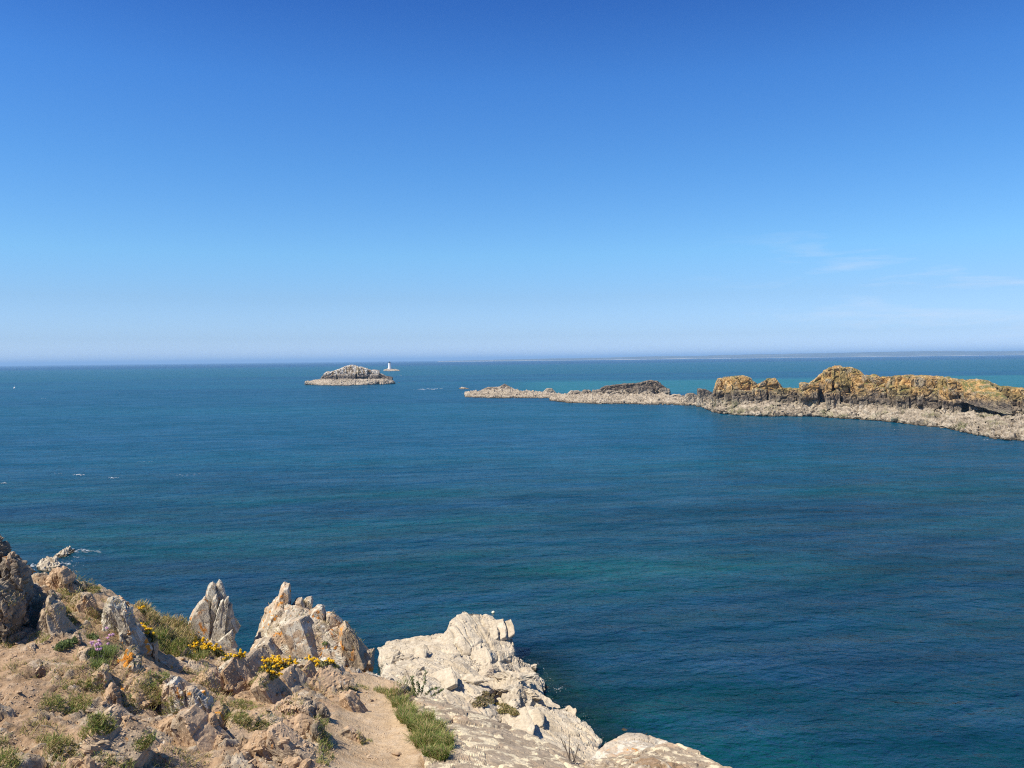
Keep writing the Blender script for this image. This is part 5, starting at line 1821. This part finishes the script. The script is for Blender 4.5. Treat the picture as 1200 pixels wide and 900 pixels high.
twigs('bare branching twig standing against the white shelf at the right end of the lichen slab', 668, 893, [[(668, 892), (664, 880), (661, 868)], [(668, 892), (667, 878), (667, 860)], [(672, 893), (676, 880), (678, 872)], [(664, 880), (660, 872), (657, 864)], [(674, 893), (671, 884), (669, 876)]], .006)
twigs('thin pale stem on the skyline beside the knobbly rock', 83, 690, [[(83, 688), (85, 676), (87, 665)], [(83, 686), (82.5, 676), (84, 670)]], .004)
twigs('dead stem curling over the bare slope at left', 62, 862, [[(48, 850), (58, 851), (66, 856), (70, 864), (80, 870)], [(66, 856), (68, 850)], [(46, 849), (40, 858), (34, 866), (28, 870)]], .005)
twigs('short dead stem on the skyline of the left bank', 99, 692, [[(99, 690), (99.5, 684), (98, 680)]], .004)

# brown bushes on the bleached shelf below
def shelf_bush(label, spots, seed, mats, n=420, r=0.5):
    rng = np.random.default_rng(seed)
    VV, FF, o_, mi = [], [], 0, []
    b = None
    for x, y in spots:
        v_ = ray(x, y)
        ok, loc, nor, idx, ob, _ = scene.ray_cast(DG, Vector(CAM), Vector(v_).normalized())
        if not ok:
            continue
        c = np.array(loc)
        b = c if b is None else b
        v, f = leaf_cloud(c, r * rng.uniform(.6, 1.2), n, .09, rng, .55)
        VV.append(v)
        FF.append(f + o_)
        o_ += len(v)
    if VV:
        tag(put('low_bush', np.concatenate(VV), np.concatenate(FF), mats, origin=b, smooth=False, mat_idx=rng.integers(0, len(mats), sum(len(f) for f in FF))), label, 'bush')


shelf_bush('dry brown bush growing on the bleached shelf, left of the greenish one', [(562, 820), (568, 814), (572, 822), (565, 826), (560, 826), (575, 816)], 1, [M_STRAW, M_TWIG, M_GORSE])
shelf_bush('greenish brown bush on the bleached shelf, right of the dry one', [(582, 826), (590, 829), (597, 833), (588, 834), (603, 836)], 2, [M_STRAW, M_GRASSD, M_GORSE])

# loose stones: a few shapes, each stone an object
rng = np.random.default_rng(3)
shapes = []
for k in range(9):
    pts = rng.normal(size=(10, 3)) * np.array([1.0, 0.8, 0.5])
    V, F = body(pts, 0.45, 40, 9)
    V = roughen(V, F, 1.4, 0.16, 900 + k, fine=False)
    me = fast_mesh('loose_stone', V / np.abs(V).max(), F, False)
    me.materials.append((M_STONE, M_BANK, M_BROWN)[k % 3])
    shapes.append(me)
AREAS = [((130, 890), (60, 30), 'loose stone on the brown slope in the lower left corner', 20), ((60, 790), (55, 45), 'loose stone on the bare earth of the left bank', 20),
         ((150, 840), (40, 35), 'loose stone in the earth around the pointed rock', 16), ((310, 830), (60, 45), 'loose stone among the low rocks left of the path', 40),
         ((440, 850), (34, 42), 'pebble on the sandy path', 24), ((340, 880), (50, 22), 'loose stone at the foot of the flat grey slab', 24),
         ((250, 790), (70, 20), 'loose stone below the gorse strip', 18), ((410, 815), (30, 14), 'loose stone at the head of the path', 14)]
for (cx, cy), (wx, wy), label, n in AREAS:
    for k in range(n):
        px, py = cx + rng.uniform(-1, 1) * wx, cy + rng.uniform(-1, 1) * wy
        h_ = hit(px, py)
        if h_ is None or h_[0][1] > 12:
            continue
        c, nr = h_
        r = float(np.clip(rng.lognormal(math.log(0.026), 0.55), 0.010, 0.10)) * (0.5 if 'pebble' in label else 1)
        o = bpy.data.objects.new('loose_stone', shapes[int(rng.integers(len(shapes)))])
        COL.objects.link(o)
        o.location = Vector(c + np.array([0, 0, r * 0.05]))
        o.scale = (r * rng.uniform(.8, 1.4), r * rng.uniform(.8, 1.2), r * rng.uniform(.7, 1.1))
        o.rotation_euler = (rng.normal() * .3, rng.normal() * .3, rng.uniform(0, 6.28))
        tag(o, label, 'stone', label.replace('loose stone', 'loose stones').replace('pebble', 'pebbles'))


# what nobody could count: grit on the bare earth, and single blades scattered over the bank
rng = np.random.default_rng(21)
GP, GB, GN = [], [], []
for k in range(5200):
    px, py = rng.uniform(0, 520), rng.uniform(690, 900)
    h_ = hit(px, py)
    if h_ is None or h_[0][1] > 11.5 or h_[1][2] < 0.35:
        continue
    n_ = vnoise(h_[0][None] * 1.6, 5)[0]
    if n_ > -0.02:
        GP.append(h_[0])
    elif n_ < -0.10 and path_mask(h_[0][None, :2])[0] > 1.15:
        for _ in range(5):
            GB.append(h_[0] + rng.normal(size=3) * np.array([.02, .02, 0]) - np.array([0, 0, .006]))
            GN.append(h_[1])
GP = np.array(GP)
V, F = blobs(GP + np.array([0, 0, 0.002]), 0.007, rng)
stuff(put('grit', V, F, M_STONE, smooth=False, origin=GP.mean(0)))
GB, GN = np.array(GB), np.array(GN)
V, F, bl = blades(GB, GN, 0.035, 0.0024, 1.3, rng)
stuff(put('scattered_grass', V, F, [M_GRASS, M_GRASSD, M_STRAW], origin=GB.mean(0), mat_idx=rng.choice(3, len(GB), p=[.2, .4, .4])[bl]))


# ------------------------------------------------------------------ sea air: far things fade towards blue
bpy.context.view_layer.update()
hm = bpy.data.materials.new('sea_air')
hm.use_nodes = True
ht = hm.node_tree
ht.nodes.clear()
pv = ht.nodes.new('ShaderNodeVolumePrincipled')
pv.inputs['Color'].default_value = (0.40, 0.68, 1.0, 1)
pv.inputs['Density'].default_value = 5.5e-5
pv.inputs['Anisotropy'].default_value = 0.0
hout = ht.nodes.new('ShaderNodeOutputMaterial')
ht.links.new(pv.outputs[0], hout.inputs['Volume'])
x0, x1, y0, y1, z0, z1 = -61000, 61000, -3000, 61000, -9.0, 150.0
V = np.array([(x, y, z) for z in (z0, z1) for y in (y0, y1) for x in (x0, x1)], float)
F = np.array([(0, 2, 3, 1), (4, 5, 7, 6), (0, 1, 5, 4), (2, 6, 7, 3), (0, 4, 6, 2), (1, 3, 7, 5)])
hz = stuff(put('haze', V, F, hm, smooth=False, origin=(0, 0, 0)))
